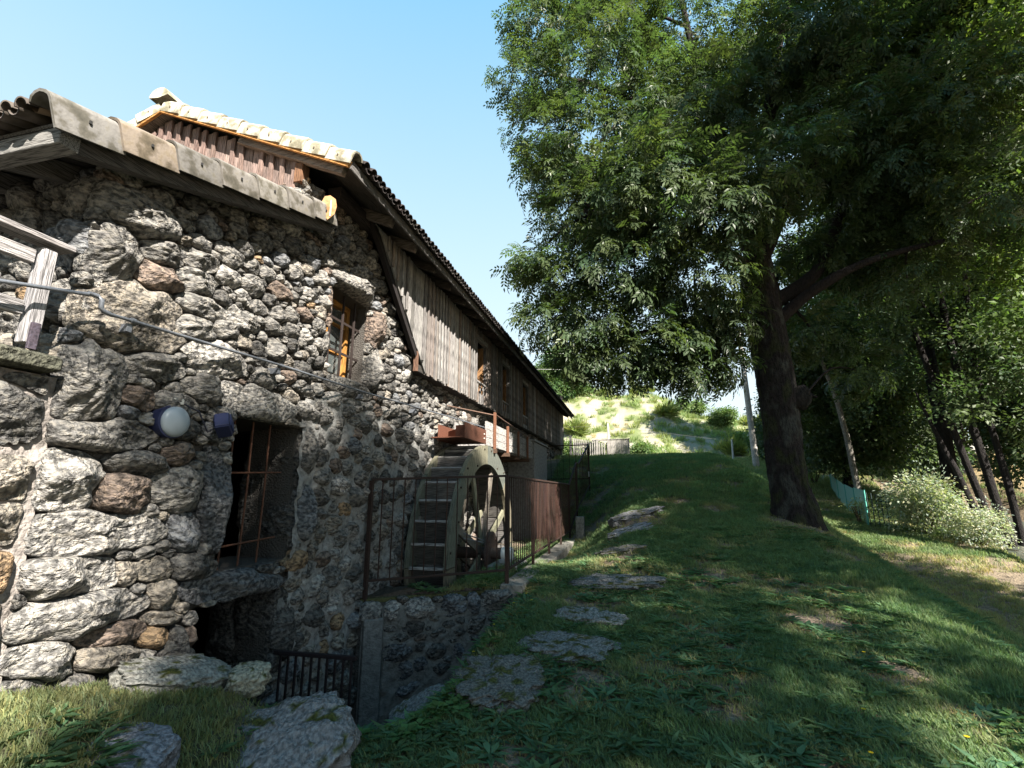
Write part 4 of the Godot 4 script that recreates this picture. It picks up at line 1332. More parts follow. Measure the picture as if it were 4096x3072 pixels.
func put_rock(called: String, label: String, at: Vector3, size: Vector3, turn: Vector3, sd: float, rough: float, col: Color, moss := 0.0, flat := 0.0, group := "", seg := 44) -> void:
	var o := single(called, rock(size, sd, rough, seg, col, moss, flat), M.boulder, label, "rock" if called != "stepping_stone" else "stepping stone", group, at)
	o.rotation = turn

func build_rocks() -> void:
	var c := Color(0.29, 0.28, 0.275)
	put_rock("boulder", "big tilted grey boulder with moss beside the channel grate", Vector3(-1.93, -1.44, -2.62), Vector3(0.35, 0.22, 0.27), Vector3(0.30, 0.55, 0.2), 1.0, 0.15, Color(0.27, 0.255, 0.255), 0.12, 0.5, "", 72)
	put_rock("rock_slab", "long pale rock slab lying against the foot of the wall left of the pit", Vector3(-2.72, -1.11, -2.62), Vector3(0.16, 0.11, 0.30), Vector3(-0.22, -0.25, -0.25), 2.0, 0.16, Color(0.33, 0.32, 0.29), 0.1, 0.5, "", 60)
	put_rock("small_rock", "small whitish rock with yellow lichen above the boulder", Vector3(-2.43, -1.17, -2.88), Vector3(0.11, 0.08, 0.1), Vector3(0.2, 0.4, 0), 3.0, 0.16, Color(0.42, 0.39, 0.3), 0.12, 0.3)
	put_rock("flat_rock", "flat dark rock sunk in shaded grass at the lower left corner", Vector3(-2.40, -1.19, -1.93), Vector3(0.30, 0.12, 0.20), Vector3(0.15, 0.3, -0.15), 4.0, 0.14, Color(0.26, 0.26, 0.29), 0.05, 0.6, "", 56)
	put_rock("mossy_rock", "mossy rock at the foot of the channel grate", Vector3(-1.98, -1.95, -3.72), Vector3(0.20, 0.2, 0.16), Vector3(0.1, 0.6, 0.1), 5.0, 0.15, Color(0.22, 0.22, 0.2), 0.25, 0.4)
	put_rock("bank_rock", "grey sloping rock on the bank between the low wall and the lawn", Vector3(-1.62, -1.72, -3.78), Vector3(0.24, 0.11, 0.28), Vector3(0.25, 0.5, 0.42), 6.0, 0.14, Color(0.24, 0.235, 0.23), 0.05, 0.6, "", 56)
	put_rock("bank_rock", "dark stone half buried in the bank just below the low wall's right end", Vector3(-1.50, -1.62, -5.0), Vector3(0.22, 0.12, 0.2), Vector3(0.2, 0.5, 0.4), 7.0, 0.15, Color(0.2, 0.19, 0.18), 0.12, 0.4)
	var st := [
		["nearest stepping stone, wide and pitted, beside the bank", -1.02, -3.78, 0.30, 0.36, 0.25],
		["second stepping stone up the lawn, long and cracked", -0.62, -4.45, 0.38, 0.27, -0.35],
		["pale narrow stepping stone below a bare patch of earth", -0.50, -5.15, 0.34, 0.17, -0.3],
		["broad stepping stone with mossy edge level with the fence corner", -0.28, -6.3, 0.52, 0.26, -0.12],
		["worn stepping stone almost lost in grass near the wheel", -0.22, -7.7, 0.34, 0.16, 0.0],
		["light grey stepping stone far up the lawn", -0.10, -9.25, 0.36, 0.28, 0.1],
		["farthest stepping stone, a thin dark strip in the lawn", 0.0, -10.1, 0.46, 0.2, 0.1]]
	var k := 0
	for s in st:
		var y := ground(s[1], s[2])
		var e := 0.15
		var gx := (ground(s[1] + e, s[2], false) - ground(s[1] - e, s[2], false)) / (2 * e)
		var gz := (ground(s[1], s[2] + e, false) - ground(s[1], s[2] - e, false)) / (2 * e)
		put_rock("stepping_stone", s[0], Vector3(s[1], y - 0.05, s[2]), Vector3(s[3] * 0.95, 0.16, s[4] * 0.95), Vector3(-atan(gz) * 0.8, s[5], atan(gx) * 0.8), 20.0 + k, 0.26, [Color(0.18, 0.17, 0.155), Color(0.23, 0.225, 0.215), Color(0.29, 0.28, 0.26), Color(0.21, 0.205, 0.2), Color(0.18, 0.17, 0.155), Color(0.27, 0.28, 0.31), Color(0.2, 0.2, 0.21)][k], 0.2, 0.7, "stepping stones up the lawn", 64)
		k += 1

# ---------- leaves ----------
func leaflet(mb: Mb, at: Vector3, dir: Vector3, nrm: Vector3, len: float, wid: float, droop: float) -> void:
	var side := dir.cross(nrm).normalized() * wid * 0.5
	var m := at + dir * len * 0.45 - nrm * droop * 0.3
	var tip := at + dir * len - nrm * droop
	var k := mb.p(at, nrm)
	mb.p(m + side + nrm * wid * 0.12, (nrm - side.normalized() * 0.25).normalized())
	mb.p(tip, nrm)
	mb.p(m - side + nrm * wid * 0.12, (nrm + side.normalized() * 0.25).normalized())
	mb.q(k, k + 1, k + 2, k + 3)

# a twig with pinnate ash leaves
func ash_spray() -> Mb:
	var mb := Mb.new()
	for l in 6:
		var base := Vector3(0, 0, -0.05 + 0.05 * l)
		var an := 2.4 * l + rng.randf() * 0.5
		var d := Vector3(cos(an), sin(an) * 0.55 + 0.1, 0.75).normalized()
		var pos := base
		var nrm := Vector3.UP
		nrm = (nrm - d * nrm.dot(d)).normalized()
		var seg := 0.042
		var tone := rng.randf_range(0.8, 1.2)
		mb.col = Color(tone, tone, tone)
		for s in 5:
			d = (d + Vector3(0, -0.16, 0)).normalized()
			nrm = (Vector3.UP - d * d.y).normalized()
			pos += d * seg
			var sd := d.cross(nrm).normalized()
			if s < 4:
				for q in [-1, 1]:
					leaflet(mb, pos, (sd * q * 0.85 + d * 0.55 + Vector3(0, -0.25, 0)).normalized(), (nrm + Vector3(rng.randf_range(-0.5, 0.5), 0, rng.randf_range(-0.5, 0.5))).normalized(), rng.randf_range(0.062, 0.09), 0.033, 0.012)
			else:
				leaflet(mb, pos, (d + Vector3(0, -0.25, 0)).normalized(), nrm, 0.085, 0.028, 0.012)
	return mb

# a twig with round simple leaves
func broad_spray(n: int, len: float, wid: float) -> Mb:
	var mb := Mb.new()
	for l in n:
		var p := Vector3(rng.randf_range(-1, 1), rng.randf_range(-0.6, 0.6), rng.randf_range(-1, 1)) * 0.2
		var d := (p.normalized() + Vector3(rng.randf_range(-0.5, 0.5), -0.35, rng.randf_range(-0.5, 0.5))).normalized()
		var nrm := (Vector3.UP + Vector3(rng.randf_range(-0.7, 0.7), 0, rng.randf_range(-0.7, 0.7))).normalized()
		nrm = (nrm - d * nrm.dot(d)).normalized()
		var tone := rng.randf_range(0.75, 1.25)
		mb.col = Color(tone, tone, tone)
		leaflet(mb, p, d, nrm, len * rng.randf_range(0.75, 1.2), wid, len * 0.12)
	return mb

# fine upright broom or needle twigs
func broom_spray() -> Mb:
	var mb := Mb.new()
	for l in 26:
		var p := Vector3(rng.randf_range(-1, 1), 0, rng.randf_range(-1, 1)) * 0.12
		var d := (Vector3.UP * 1.6 + p * 6.0 + Vector3(rng.randf_range(-0.3, 0.3), 0, rng.randf_range(-0.3, 0.3))).normalized()
		var tone := rng.randf_range(0.75, 1.25)
		mb.col = Color(tone, tone, tone)
		var nrm := d.cross(Vector3(rng.randf_range(-1, 1), 0.1, rng.randf_range(-1, 1))).normalized()
		leaflet(mb, p, d, nrm, rng.randf_range(0.25, 0.45), 0.035, 0.0)
	return mb

var SP := {}

func leaf_tint(base: Color, vary := 0.25) -> Color:
	var k := rng.randf_range(1.0 - vary, 1.0 + vary)
	var y := rng.randf_range(-0.1, 0.16)
	return Color(base.r * k * (1 + y), base.g * k, base.b * k * (1 - y))

# clusters inside a lobe, more of them near its skin, twig axes pointing outward and drooping
func lobe(where: Array, tint: Array, c: Vector3, r: float, n: int, base: Color, size: float, hollow := 0.35, squash := 0.85) -> void:
	for k in n:
		var d := Vector3(rng.randfn(), rng.randfn(), rng.randfn()).normalized()
		var rad := r * pow(rng.randf_range(hollow * hollow * hollow, 1.0), 0.3333)
		rad *= 1.0 + 0.35 * nz.get_noise_3dv((c + d * r) * 26.0)
		var p := c + Vector3(d.x, d.y * squash, d.z) * rad
		var ax := (d + Vector3(rng.randf_range(-0.6, 0.6), rng.randf_range(-0.75, 0.25), rng.randf_range(-0.6, 0.6))).normalized()
		var up := Vector3.UP
		if absf(ax.y) > 0.93: up = Vector3(1, 0, 0)
		var b := Basis.looking_at(-ax, up) * Basis(Vector3(0, 0, 1), rng.randf_range(-0.7, 0.7))
		where.append(Transform3D(b.scaled(Vector3.ONE * size * rng.randf_range(0.75, 1.25)), p))
		tint.append(leaf_tint(base))

func crown(t: Node3D, where: Array, tint: Array, kinds: Array, m: Material) -> void:
	for k in kinds.size():
		var w := []
		var c := []
		for i in range(k, where.size(), kinds.size()):
			w.append(where[i])
			c.append(tint[i])
		scatter(t, "crown", kinds[k], m, w, c)

func limb(t: Node3D, called: String, pts: Array, rad: Array, sides: int, col: Color, sub := 4) -> void:
	# smooth the polyline a little and give it bends
	var P := []
	var R := []
	for k in pts.size() - 1:
		var p0: Vector3 = pts[maxi(k - 1, 0)]
		var p1: Vector3 = pts[k]
		var p2: Vector3 = pts[k + 1]
		var p3: Vector3 = pts[mini(k + 2, pts.size() - 1)]
		for s in sub:
			var f := float(s) / sub
			P.append(p1.cubic_interpolate(p2, p0, p3, f) + Vector3(nz.get_noise_3dv(p1 * 50 + Vector3(s * 9, 0, 0)), 0, nz.get_noise_3dv(p1 * 50 + Vector3(0, s * 9, 0))) * rad[k] * 0.25)
			R.append(lerpf(rad[k], rad[k + 1], f))
	P.append(pts[-1])
	R.append(rad[-1])
	var mb := Mb.new()
	mb.col = col
	mb.tube(P, R, sides, true, 0.12, nz)
	part(t, called, mb, M.bark)

func build_ash() -> void:
	var t := thing("ash_tree", "tall ash tree with thick dark trunk and feathery crown on the lawn", "tree", Vector3(2.68, -0.5, -9.7))
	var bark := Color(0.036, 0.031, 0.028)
	var tr := [[2.74, -0.9, 0.38], [2.72, -0.42, 0.325], [2.68, 0.05, 0.295], [2.66, 0.6, 0.295], [2.67, 1.2, 0.30], [2.67, 1.73, 0.315], [2.64, 2.45, 0.31], [2.60, 3.19, 0.315], [2.55, 3.86, 0.30], [2.56, 4.44, 0.26]]
	var pts := []
	var rad := []
	for a in tr:
		pts.append(Vector3(a[0], a[1], -9.7))
		rad.append(a[2])
	var mb := Mb.new()
	mb.col = bark
	var P := []
	var R := []
	for k in pts.size() - 1:
		for s in 16:
			var f := s / 16.0
			P.append(pts[k].lerp(pts[k + 1], f))
			R.append(lerpf(rad[k], rad[k + 1], f) * (1 + 0.02 * nz.get_noise_1d(k * 80.0 + s * 10.0)))
	mb.tube(P, R, 84, true, 0.03, nz)
	# furrowed bark, pale lichen patches, root flare
	for k in mb.v.size():
		var q: Vector3 = mb.v[k]
		var axis := Vector3(cr([[-1.0, 2.8], [0.05, 2.70], [1.2, 2.68], [2.45, 2.65], [4.44, 2.56]], q.y), q.y, -9.7)
		var out := (q - axis)
		if out.length() > 0.05:
			mb.v[k] += out.normalized() * (0.028 * nr.get_noise_3d(out.x * 260, q.y * 34, out.z * 260) + 0.03 * nz.get_noise_3d(out.x * 60, q.y * 30, out.z * 60))
		var li := nz.get_noise_3d(q.x * 50, q.y * 30, q.z * 50)
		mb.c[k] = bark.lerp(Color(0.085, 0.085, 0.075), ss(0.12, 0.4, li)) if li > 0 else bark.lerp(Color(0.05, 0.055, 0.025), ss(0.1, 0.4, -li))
		q = mb.v[k]
		if q.y < 0.1:
			var e := Vector3(q.x - 2.7, 0, q.z + 9.7)
			var an := atan2(e.z, e.x)
			mb.v[k] += e.normalized() * (0.1 - q.y) * 0.07 * (0.6 + maxf(0, sin(an * 4.0 + 0.7)))
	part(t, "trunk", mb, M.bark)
	part(t, "burl", placed(rock(Vector3(0.17, 0.2, 0.17), 31, 0.2, 22, bark), Vector3(2.98, 1.62, -9.62)), M.bark)
	var limbs := [
		[[2.55, 4.34, -9.70, 0.20], [2.42, 5.64, -9.80, 0.16], [2.25, 7.48, -10.00, 0.12], [1.85, 9.77, -10.00, 0.08], [1.62, 12.25, -10.00, 0.04]],
		[[2.58, 4.34, -9.70, 0.22], [2.88, 5.89, -9.80, 0.17], [3.22, 7.86, -10.00, 0.13], [3.83, 10.34, -10.30, 0.09], [4.61, 12.93, -10.30, 0.04]],
		[[2.72, 3.05, -9.70, 0.14], [3.31, 3.55, -9.60, 0.10], [4.02, 3.94, -9.50, 0.08], [4.67, 4.13, -9.40, 0.055], [5.42, 4.20, -9.20, 0.04]],
		[[2.70, 3.45, -9.70, 0.16], [3.63, 4.12, -9.90, 0.12], [4.28, 5.29, -10.20, 0.10], [4.91, 7.20, -10.30, 0.08], [5.96, 8.93, -10.20, 0.04]],
		[[2.62, 3.09, -9.70, 0.14], [2.11, 3.17, -9.40, 0.10], [1.57, 3.06, -9.10, 0.08], [0.72, 2.85, -8.80, 0.06], [-0.27, 2.69, -8.60, 0.03]],
		[[2.60, 4.05, -9.70, 0.15], [1.87, 4.47, -9.20, 0.12], [1.09, 4.75, -8.80, 0.09], [0.26, 4.94, -8.60, 0.07], [-0.88, 5.47, -8.70, 0.03]],
		[[2.48, 5.42, -9.80, 0.13], [1.55, 6.73, -9.30, 0.10], [0.69, 7.74, -9.10, 0.08], [-0.24, 8.53, -9.10, 0.06], [-1.36, 9.25, -9.20, 0.03]],
		[[2.60, 4.24, -9.70, 0.14], [3.07, 5.18, -9.20, 0.10], [3.82, 6.23, -9.20, 0.08], [4.86, 6.82, -9.30, 0.06], [5.84, 6.55, -9.00, 0.03]],
		[[2.75, 3.2, -9.75, 0.10], [3.02, 3.75, -10.2, 0.08], [3.12, 4.4, -10.6, 0.07], [3.6, 5.2, -11.2, 0.04]],
		[[2.88, 1.62, -9.66, 0.10], [3.02, 1.72, -9.60, 0.05], [3.25, 1.60, -9.50, 0.015]]]
	var hubs := []
	for l in limbs:
		var lp := []
		var lr := []
		for a in l:
			lp.append(Vector3(a[0], a[1], a[2]))
			lr.append(a[3])
		limb(t, "branch", lp, lr, 10, bark)
		for k in lp.size() - 1:
			for s in 3:
				hubs.append([lp[k].lerp(lp[k + 1], s / 3.0), lerpf(lr[k], lr[k + 1], s / 3.0)])
	var lobes := [
		[-1.61, 10.94, -9.50, 0.90], [-1.79, 9.23, -9.20, 0.80], [-1.61, 7.56, -9.00, 0.80], [-1.25, 6.33, -8.80, 0.70], [-0.71, 5.30, -8.80, 0.90], [-1.72, 4.37, -8.60, 0.42],
		[-1.13, 3.97, -8.60, 0.65], [-1.34, 3.07, -8.40, 0.55], [-0.68, 3.08, -8.60, 0.75], [-0.74, 2.37, -8.60, 0.45], [-0.13, 2.30, -8.80, 0.60], [0.46, 2.61, -8.80, 0.75],
		[1.01, 2.15, -9.00, 0.50], [1.59, 2.25, -9.20, 0.45], [1.25, 3.03, -9.20, 0.75], [1.90, 3.00, -9.00, 0.50], [-0.22, 8.90, -9.00, 1.20], [-0.27, 6.86, -8.60, 1.10],
		[0.52, 5.23, -8.20, 1.20], [0.21, 4.09, -8.40, 1.00], [1.24, 3.70, -8.60, 1.00], [1.12, 7.45, -9.00, 1.30], [1.69, 10.33, -10.00, 1.40], [2.91, 8.52, -10.00, 1.40],
		[2.56, 5.54, -8.60, 1.10], [1.73, 4.77, -8.20, 1.00], [3.82, 6.77, -9.50, 1.30], [4.39, 10.96, -11.00, 1.50], [5.15, 8.58, -10.00, 1.40], [4.84, 6.07, -9.50, 1.10],
		[5.52, 5.08, -10.50, 0.90], [4.81, 5.79, -11.00, 0.80], [5.75, 6.47, -9.00, 1.20], [6.41, 9.30, -10.00, 1.30], [6.02, 4.87, -9.00, 1.00], [4.3, 4.7, -10.2, 0.7], [5.2, 4.0, -10.0, 0.7], [3.6, 4.6, -10.4, 0.6], [-0.12, 13.10, -10.00, 1.30],
		[2.13, 13.38, -10.00, 1.50], [4.57, 12.52, -10.00, 1.60], [6.72, 11.77, -10.00, 1.50], [2.11, 9.49, -12.50, 1.50], [4.72, 10.86, -13.00, 1.60], [0.14, 7.03, -11.50, 1.10],
		[3.70, 3.08, -10.50, 0.60], [4.53, 2.38, -11.00, 0.50], [0.35, 10.6, -9.4, 1.0], [-0.9, 12.2, -9.6, 0.9], [3.9, 8.9, -9.2, 1.1], [0.0, 5.9, -9.6, 1.0]]
	var where := []
	var tint := []
	for q in lobes:
		var c := Vector3(q[0], q[1], q[2])
		lobe(where, tint, c, q[3] * 0.95, int(104 * q[3] * q[3] + 18), Color(0.068, 0.102, 0.05), 1.2, 0.25, 0.8)
		# a bough to it from the nearest limb
		var best = hubs[0]
		for h in hubs:
			if h[0].distance_to(c) < best[0].distance_to(c) and h[1] > 0.03: best = h
		var a: Vector3 = best[0]
		if a.distance_to(c) > 0.3:
			var m := a.lerp(c, 0.5) + Vector3(0, 0.12 * a.distance_to(c), 0)
			var r0: float = minf(best[1] * 0.6, 0.05)
			limb(t, "branch", [a, m, c, c + (c - m) * 0.5 + Vector3(0, -0.1, 0)], [r0, r0 * 0.7, r0 * 0.45, 0.005], 6, bark, 3)
	crown(t, where, tint, SP.ash, M.leaf)

func placed(mb: Mb, at: Vector3) -> Mb:
	for k in mb.v.size():
		mb.v[k] += at
	return mb

# a broadleaf tree: stems as polylines [[x, y, z, r], ...] and lobes [x, y, z, r]
func tree(called: String, label: String, group: String, stems: Array, lobes: Array, density: float, base: Color, size: float, kinds: Array, bark: Color) -> void:
	var s0: Array = stems[0][0]
	var t := thing(called, label, "tree", Vector3(s0[0], s0[1], s0[2]), group)
	for s in stems:
		var p := []
		var r := []
		for a in s:
			p.append(Vector3(a[0], a[1], a[2]))
			r.append(a[3])
		limb(t, "trunk", p, r, 9, bark)
	var top: Array = stems[0][-1]
	var where := []
	var tint := []
	for q in lobes:
		lobe(where, tint, Vector3(q[0], q[1], q[2]), q[3], int(density * q[3] * q[3]), base, size, 0.4, 0.85)
		if q[3] > 0.9:
			var st: Array = stems[rng.randi() % stems.size()]
			var a: Array = st[maxi(0, st.size() - 2)]
			limb(t, "branch", [Vector3(a[0], a[1], a[2]), Vector3((a[0] + q[0]) / 2, (a[1] + q[1]) / 2 + 0.3, (a[2] + q[2]) / 2), Vector3(q[0], q[1], q[2])], [0.06, 0.04, 0.015], 5, bark, 2)
	crown(t, where, tint, kinds, M.leaf2)

# random lobes around a crown centre
func crown_lobes(c: Vector3, r: Vector3, n: int, lr: float) -> Array:
	var out := []
	for k in n:
		var d := Vector3(rng.randfn(), rng.randfn(), rng.randfn()).normalized() * pow(rng.randf(), 0.4)
		out.append([c.x + d.x * r.x, c.y + d.y * r.y, c.z + d.z * r.z, lr * rng.randf_range(0.7, 1.25)])
	return out

func stem_to(x: float, z: float, top: Vector3, r: float, y0 = null) -> Array:
	var y: float = ground(x, z) - 0.2 if y0 == null else y0
	var a := Vector3(x, y, z)
	return [[a.x, a.y, a.z, r], [lerpf(x, top.x, 0.3) + 0.1, lerpf(y, top.y, 0.35), lerpf(z, top.z, 0.3), r * 0.82], [lerpf(x, top.x, 0.7) - 0.08, lerpf(y, top.y, 0.7), lerpf(z, top.z, 0.7), r * 0.6], [top.x, top.y, top.z, r * 0.3]]

func build_woods() -> void:
	var bk := Color(0.03, 0.027, 0.024)
	var dk := Color(0.065, 0.10, 0.048)
	var yl := Color(0.12, 0.17, 0.04)
	var g := "trees along the stream"
	# multi-stemmed alder with bare leaning trunks
	tree("alder_tree", "alder with several bare leaning trunks above the sunny bank", g,
		[[[8.15, -1.3, -14.2, 0.09], [7.95, -0.1, -14.1, 0.08], [7.5, 2.2, -14.0, 0.065], [7.1, 4.6, -14.0, 0.06], [6.7, 7.5, -14, 0.05]],
		[[8.55, -1.3, -14.4, 0.11], [8.30, -0.1, -14.2, 0.095], [7.95, 3.2, -14.0, 0.08], [7.9, 6.0, -14.0, 0.06], [7.7, 9, -14, 0.05]],
		[[8.9, -1.3, -14.6, 0.085], [8.75, 0.2, -14.4, 0.075], [8.55, 3.0, -14.3, 0.06], [8.8, 6.5, -14.3, 0.07]],
		[[7.9, -1.2, -14.0, 0.08], [7.6, 0.2, -14.0, 0.07], [7.3, 1.2, -14.0, 0.05], [7.0, 2.4, -14.0, 0.02]]],
		crown_lobes(Vector3(8.0, 7.5, -14.2), Vector3(2.6, 2.8, 1.8), 16, 1.1) + [[6.9, 4.3, -14.2, 0.8], [9.2, 4.2, -14.3, 0.9], [8.1, 4.6, -14.6, 0.8], [9.6, 2.6, -14.3, 0.8], [7.7, 2.0, -13.5, 0.6], [8.7, 2.6, -13.6, 0.7], [9.4, 1.4, -13.8, 0.7], [8.3, 3.6, -13.6, 0.8], [7.3, 3.0, -14.8, 0.5]], 75, dk, 1.25, SP.broad, bk)
	tree("dark_tree", "dense dark tree right behind the ash trunk beyond the green mesh fence", g,
		[stem_to(7.2, -19.5, Vector3(7.4, 5, -19.5), 0.2)],
		crown_lobes(Vector3(7.3, 3.6, -19.5), Vector3(2.0, 2.8, 1.5), 22, 1.15) + [[6.3, 1.4, -19.2, 0.9], [7.6, 1.2, -19.3, 1.0], [8.6, 1.4, -19.4, 0.9], [5.7, 3.1, -19.0, 0.8]], 62, dk, 1.5, SP.broad, bk)
	tree("dark_tree", "tall dark tree behind the alder stems", g,
		[stem_to(12.0, -22, Vector3(12, 8, -22), 0.25)],
		crown_lobes(Vector3(12, 7.0, -22), Vector3(3.0, 4.6, 2), 24, 1.5) + crown_lobes(Vector3(12, 1.6, -22), Vector3(2.6, 0.8, 1.2), 5, 1.1), 48, dk, 1.7, SP.broad, bk)
	tree("yellow_green_tree", "yellow green tree lit from behind at the upper right", g,
		[stem_to(9.0, -17.2, Vector3(9.0, 12, -17), 0.22)],
		crown_lobes(Vector3(9.2, 12.0, -17), Vector3(3.6, 4.0, 2), 26, 1.3), 55, yl, 1.5, SP.broad, bk)
	tree("yellow_green_tree", "pale leafy tree whose crown fills the top right corner", g,
		[stem_to(8.6, -10.6, Vector3(8.4, 9, -10.6), 0.22)],
		crown_lobes(Vector3(7.9, 9.2, -10.6), Vector3(2.3, 3.6, 1.8), 22, 1.05) + [[6.9, 4.4, -10.8, 0.8], [7.4, 3.2, -11, 0.7], [7.9, 5.6, -10.8, 1.0]], 85, Color(0.10, 0.15, 0.042), 1.2, SP.broad, bk)
	tree("dark_tree", "shadowy tree at the right edge above the stream", g,
		[stem_to(11.2, -16.0, Vector3(10.8, 6, -16), 0.2)],
		crown_lobes(Vector3(10.8, 4.4, -16), Vector3(1.9, 3.6, 1.4), 20, 1.1) + [[10.2, 0.8, -15.8, 0.9], [11.2, 0.3, -15.6, 0.9]], 70, dk, 1.3, SP.broad, bk)
	tree("roadside_tree", "leafy tree beyond the utility pole left of the ash trunk", g,
		[stem_to(8.3, -29, Vector3(8.5, 6, -29), 0.2)],
		crown_lobes(Vector3(8.6, 4.4, -29), Vector3(1.7, 3.0, 1.6), 14, 1.3), 45, dk, 1.9, SP.broad, bk)
	tree("tall_tree", "tall far tree closing the gap behind the ash crown", g,
		[stem_to(15, -30, Vector3(15, 12, -30), 0.3)],
		crown_lobes(Vector3(14.5, 10.0, -30), Vector3(5.0, 7.0, 2.5), 26, 2.0), 34, Color(0.085, 0.13, 0.04), 2.2, SP.broad, bk)
	tree("slim_tree", "slim tree with pale bent trunk in front of the dark trees", g,
		[[[6.6, -0.9, -17.0, 0.1], [6.5, 1.2, -17, 0.09], [6.35, 2.6, -17, 0.07], [6.0, 4.4, -17, 0.04]]],
		[[6.0, 4.6, -17, 0.8], [6.6, 5.4, -17.1, 0.9], [5.7, 5.6, -17, 0.8], [7.1, 4.4, -17.2, 0.7], [6.9, 2.5, -17.4, 0.6]], 60, dk, 1.4, SP.broad, Color(0.3, 0.28, 0.25))
	tree("orchard_tree", "small round tree in full sun on the slope above the mill roof", "", [stem_to(-5.9, -41.5, Vector3(-6, 10, -41.5), 0.15)],
		crown_lobes(Vector3(-5.9, 10.4, -41.5), Vector3(1.7, 2.1, 1.2), 16, 1.0), 75, Color(0.08, 0.14, 0.05), 1.9, SP.broad, bk)
	tree("conifer", "thin dark conifer tip on the skyline of the slope", "", [stem_to(-1.2, -48.5, Vector3(-1.2, 13.0, -48.5), 0.1)],
		[[-1.2, 10.6, -48.5, 0.6], [-1.2, 11.4, -48.5, 0.45], [-1.2, 12.1, -48.5, 0.32], [-1.2, 12.7, -48.5, 0.2]], 120, Color(0.05, 0.075, 0.045), 1.2, SP.broom, bk)
	# trees on the near right bank, just outside the picture, whose shade lies on the lawn
	var sg := "trees shading the near lawn"
	rng.seed = 4711
	# a tall airy alder: lobes given along and across the sun's direction
	var tl := []
	for q in [[0.62, 2.3, 0.72], [1.2, 2.85, 0.78], [1.9, 3.35, 0.8], [2.7, 3.6, 0.85], [3.5, 3.5, 0.85], [-0.25, 2.6, 0.26], [0.9, 1.5, 0.8], [0.52, 1.0, 0.7], [1.6, 2.1, 0.9], [2.5, 2.5, 0.9], [1.5, 0.6, 1.1], [2.4, 1.4, 1.0], [3.4, 2.3, 1.0], [0.75, 0.2, 0.9], [3.3, 0.6, 1.1]]:
		var lx := 9.2 + 0.9 * sin(q[0] * 7.0 + q[1] * 3.0)
		var lz: float = lx - 1.414 * (q[0] - 0.12)
		tl.append([lx, (q[1] + 0.22) / 0.776 + 0.575 * (lx + lz), lz, q[2] * 1.12])
	tree("tall_alder", "tall airy alder beside the stream whose shade falls on the mill wall", sg, [stem_to(9.4, 7.0, Vector3(9.2, 13.5, 6.8), 0.2, -2.3)], tl, 100, dk, 1.5, SP.broad, bk)
	var shade := [[10.2, 0.0, 8.0, 3.6, 20], [10.6, -2.6, 8.7, 3.0, 16], [9.0, 2.6, 5.2, 2.4, 10], [9.6, -0.4, 4.6, 2.6, 12], [11.5, -2.0, 6.0, 2.2, 10], [11.0, -4.0, 5.2, 2.4, 14], [9.0, -3.0, 13.3, 2.8, 22]]
	tl = []
	for q in [[4.3, 1.3, 0.8], [5.1, 2.0, 0.8], [5.9, 1.3, 0.75], [6.7, 2.2, 0.8], [4.9, 0.4, 0.8], [7.4, 1.2, 0.75], [6.3, 0.2, 0.7]]:
		var lx := 9.6 + 0.8 * sin(q[0] * 5.0)
		var lz: float = lx - 1.414 * q[0]
		tl.append([lx, q[1] / 0.776 + 0.575 * (lx + lz), lz, q[2]])
	tree("tall_alder", "second airy alder beside the stream whose dappled shade falls on the mid lawn", sg, [stem_to(10.0, 2.0, Vector3(9.8, 8.5, 2.0), 0.16, -2.3)], tl, 38, dk, 1.25, SP.broad, bk)
	tree("streamside_tree", "dense small tree beside the stream whose shade reaches the corner of the lawn", sg, [stem_to(9.1, 9.0, Vector3(8.9, 10.0, 8.8), 0.12, -2.3)],
		[[9.0, 9.9, 8.65, 1.2], [9.5, 10.0, 8.3, 0.9], [8.9, 8.8, 8.9, 0.9]], 150, dk, 1.5, SP.broad, bk)
	for s in shade:
		tree("streamside_tree", "leafy tree beside the stream whose dappled shade lies on the lawn", sg, [stem_to(s[0] + 0.3, s[1] + 0.2, Vector3(s[0], s[2], s[1]), 0.2, -2.3)],
			crown_lobes(Vector3(s[0], s[2], s[1]), Vector3(s[3], s[3], s[3]) * 0.78, s[4], s[3] * 0.34), 38, dk, 1.5, SP.broad, bk)

func bush(label: String, at: Vector3, r: Vector3, n: int, density: float, base: Color, size: float, kinds: Array, group := "") -> void:
	var t := thing("bush", label, "bush", at, group)
	var where := []
	var tint := []
	for q in crown_lobes(at + Vector3(0, r.y * 0.9, 0), r * 0.65, n, minf(r.x, r.y) * 0.5):
		lobe(where, tint, Vector3(q[0], maxf(q[1], at.y + 0.1), q[2]), q[3], int(density * q[3] * q[3]) + 4, base, size, 0.3, 0.9)
	var stem := Mb.new()
	stem.col = Color(0.12, 0.09, 0.06)
	for k in 5:
		stem.tube([at + Vector3(0, -0.1, 0), at + Vector3(rng.randf_range(-0.5, 0.5) * r.x, r.y * 1.1, rng.randf_range(-0.5, 0.5) * r.z)], [0.03, 0.01], 5)
	part(t, "stems", stem, M.bark)
	crown(t, where, tint, kinds, M.leaf2)

func on_ground(x: float, z: float, lift := 0.0) -> Vector3:
	return Vector3(x, ground(x, z) + lift, z)

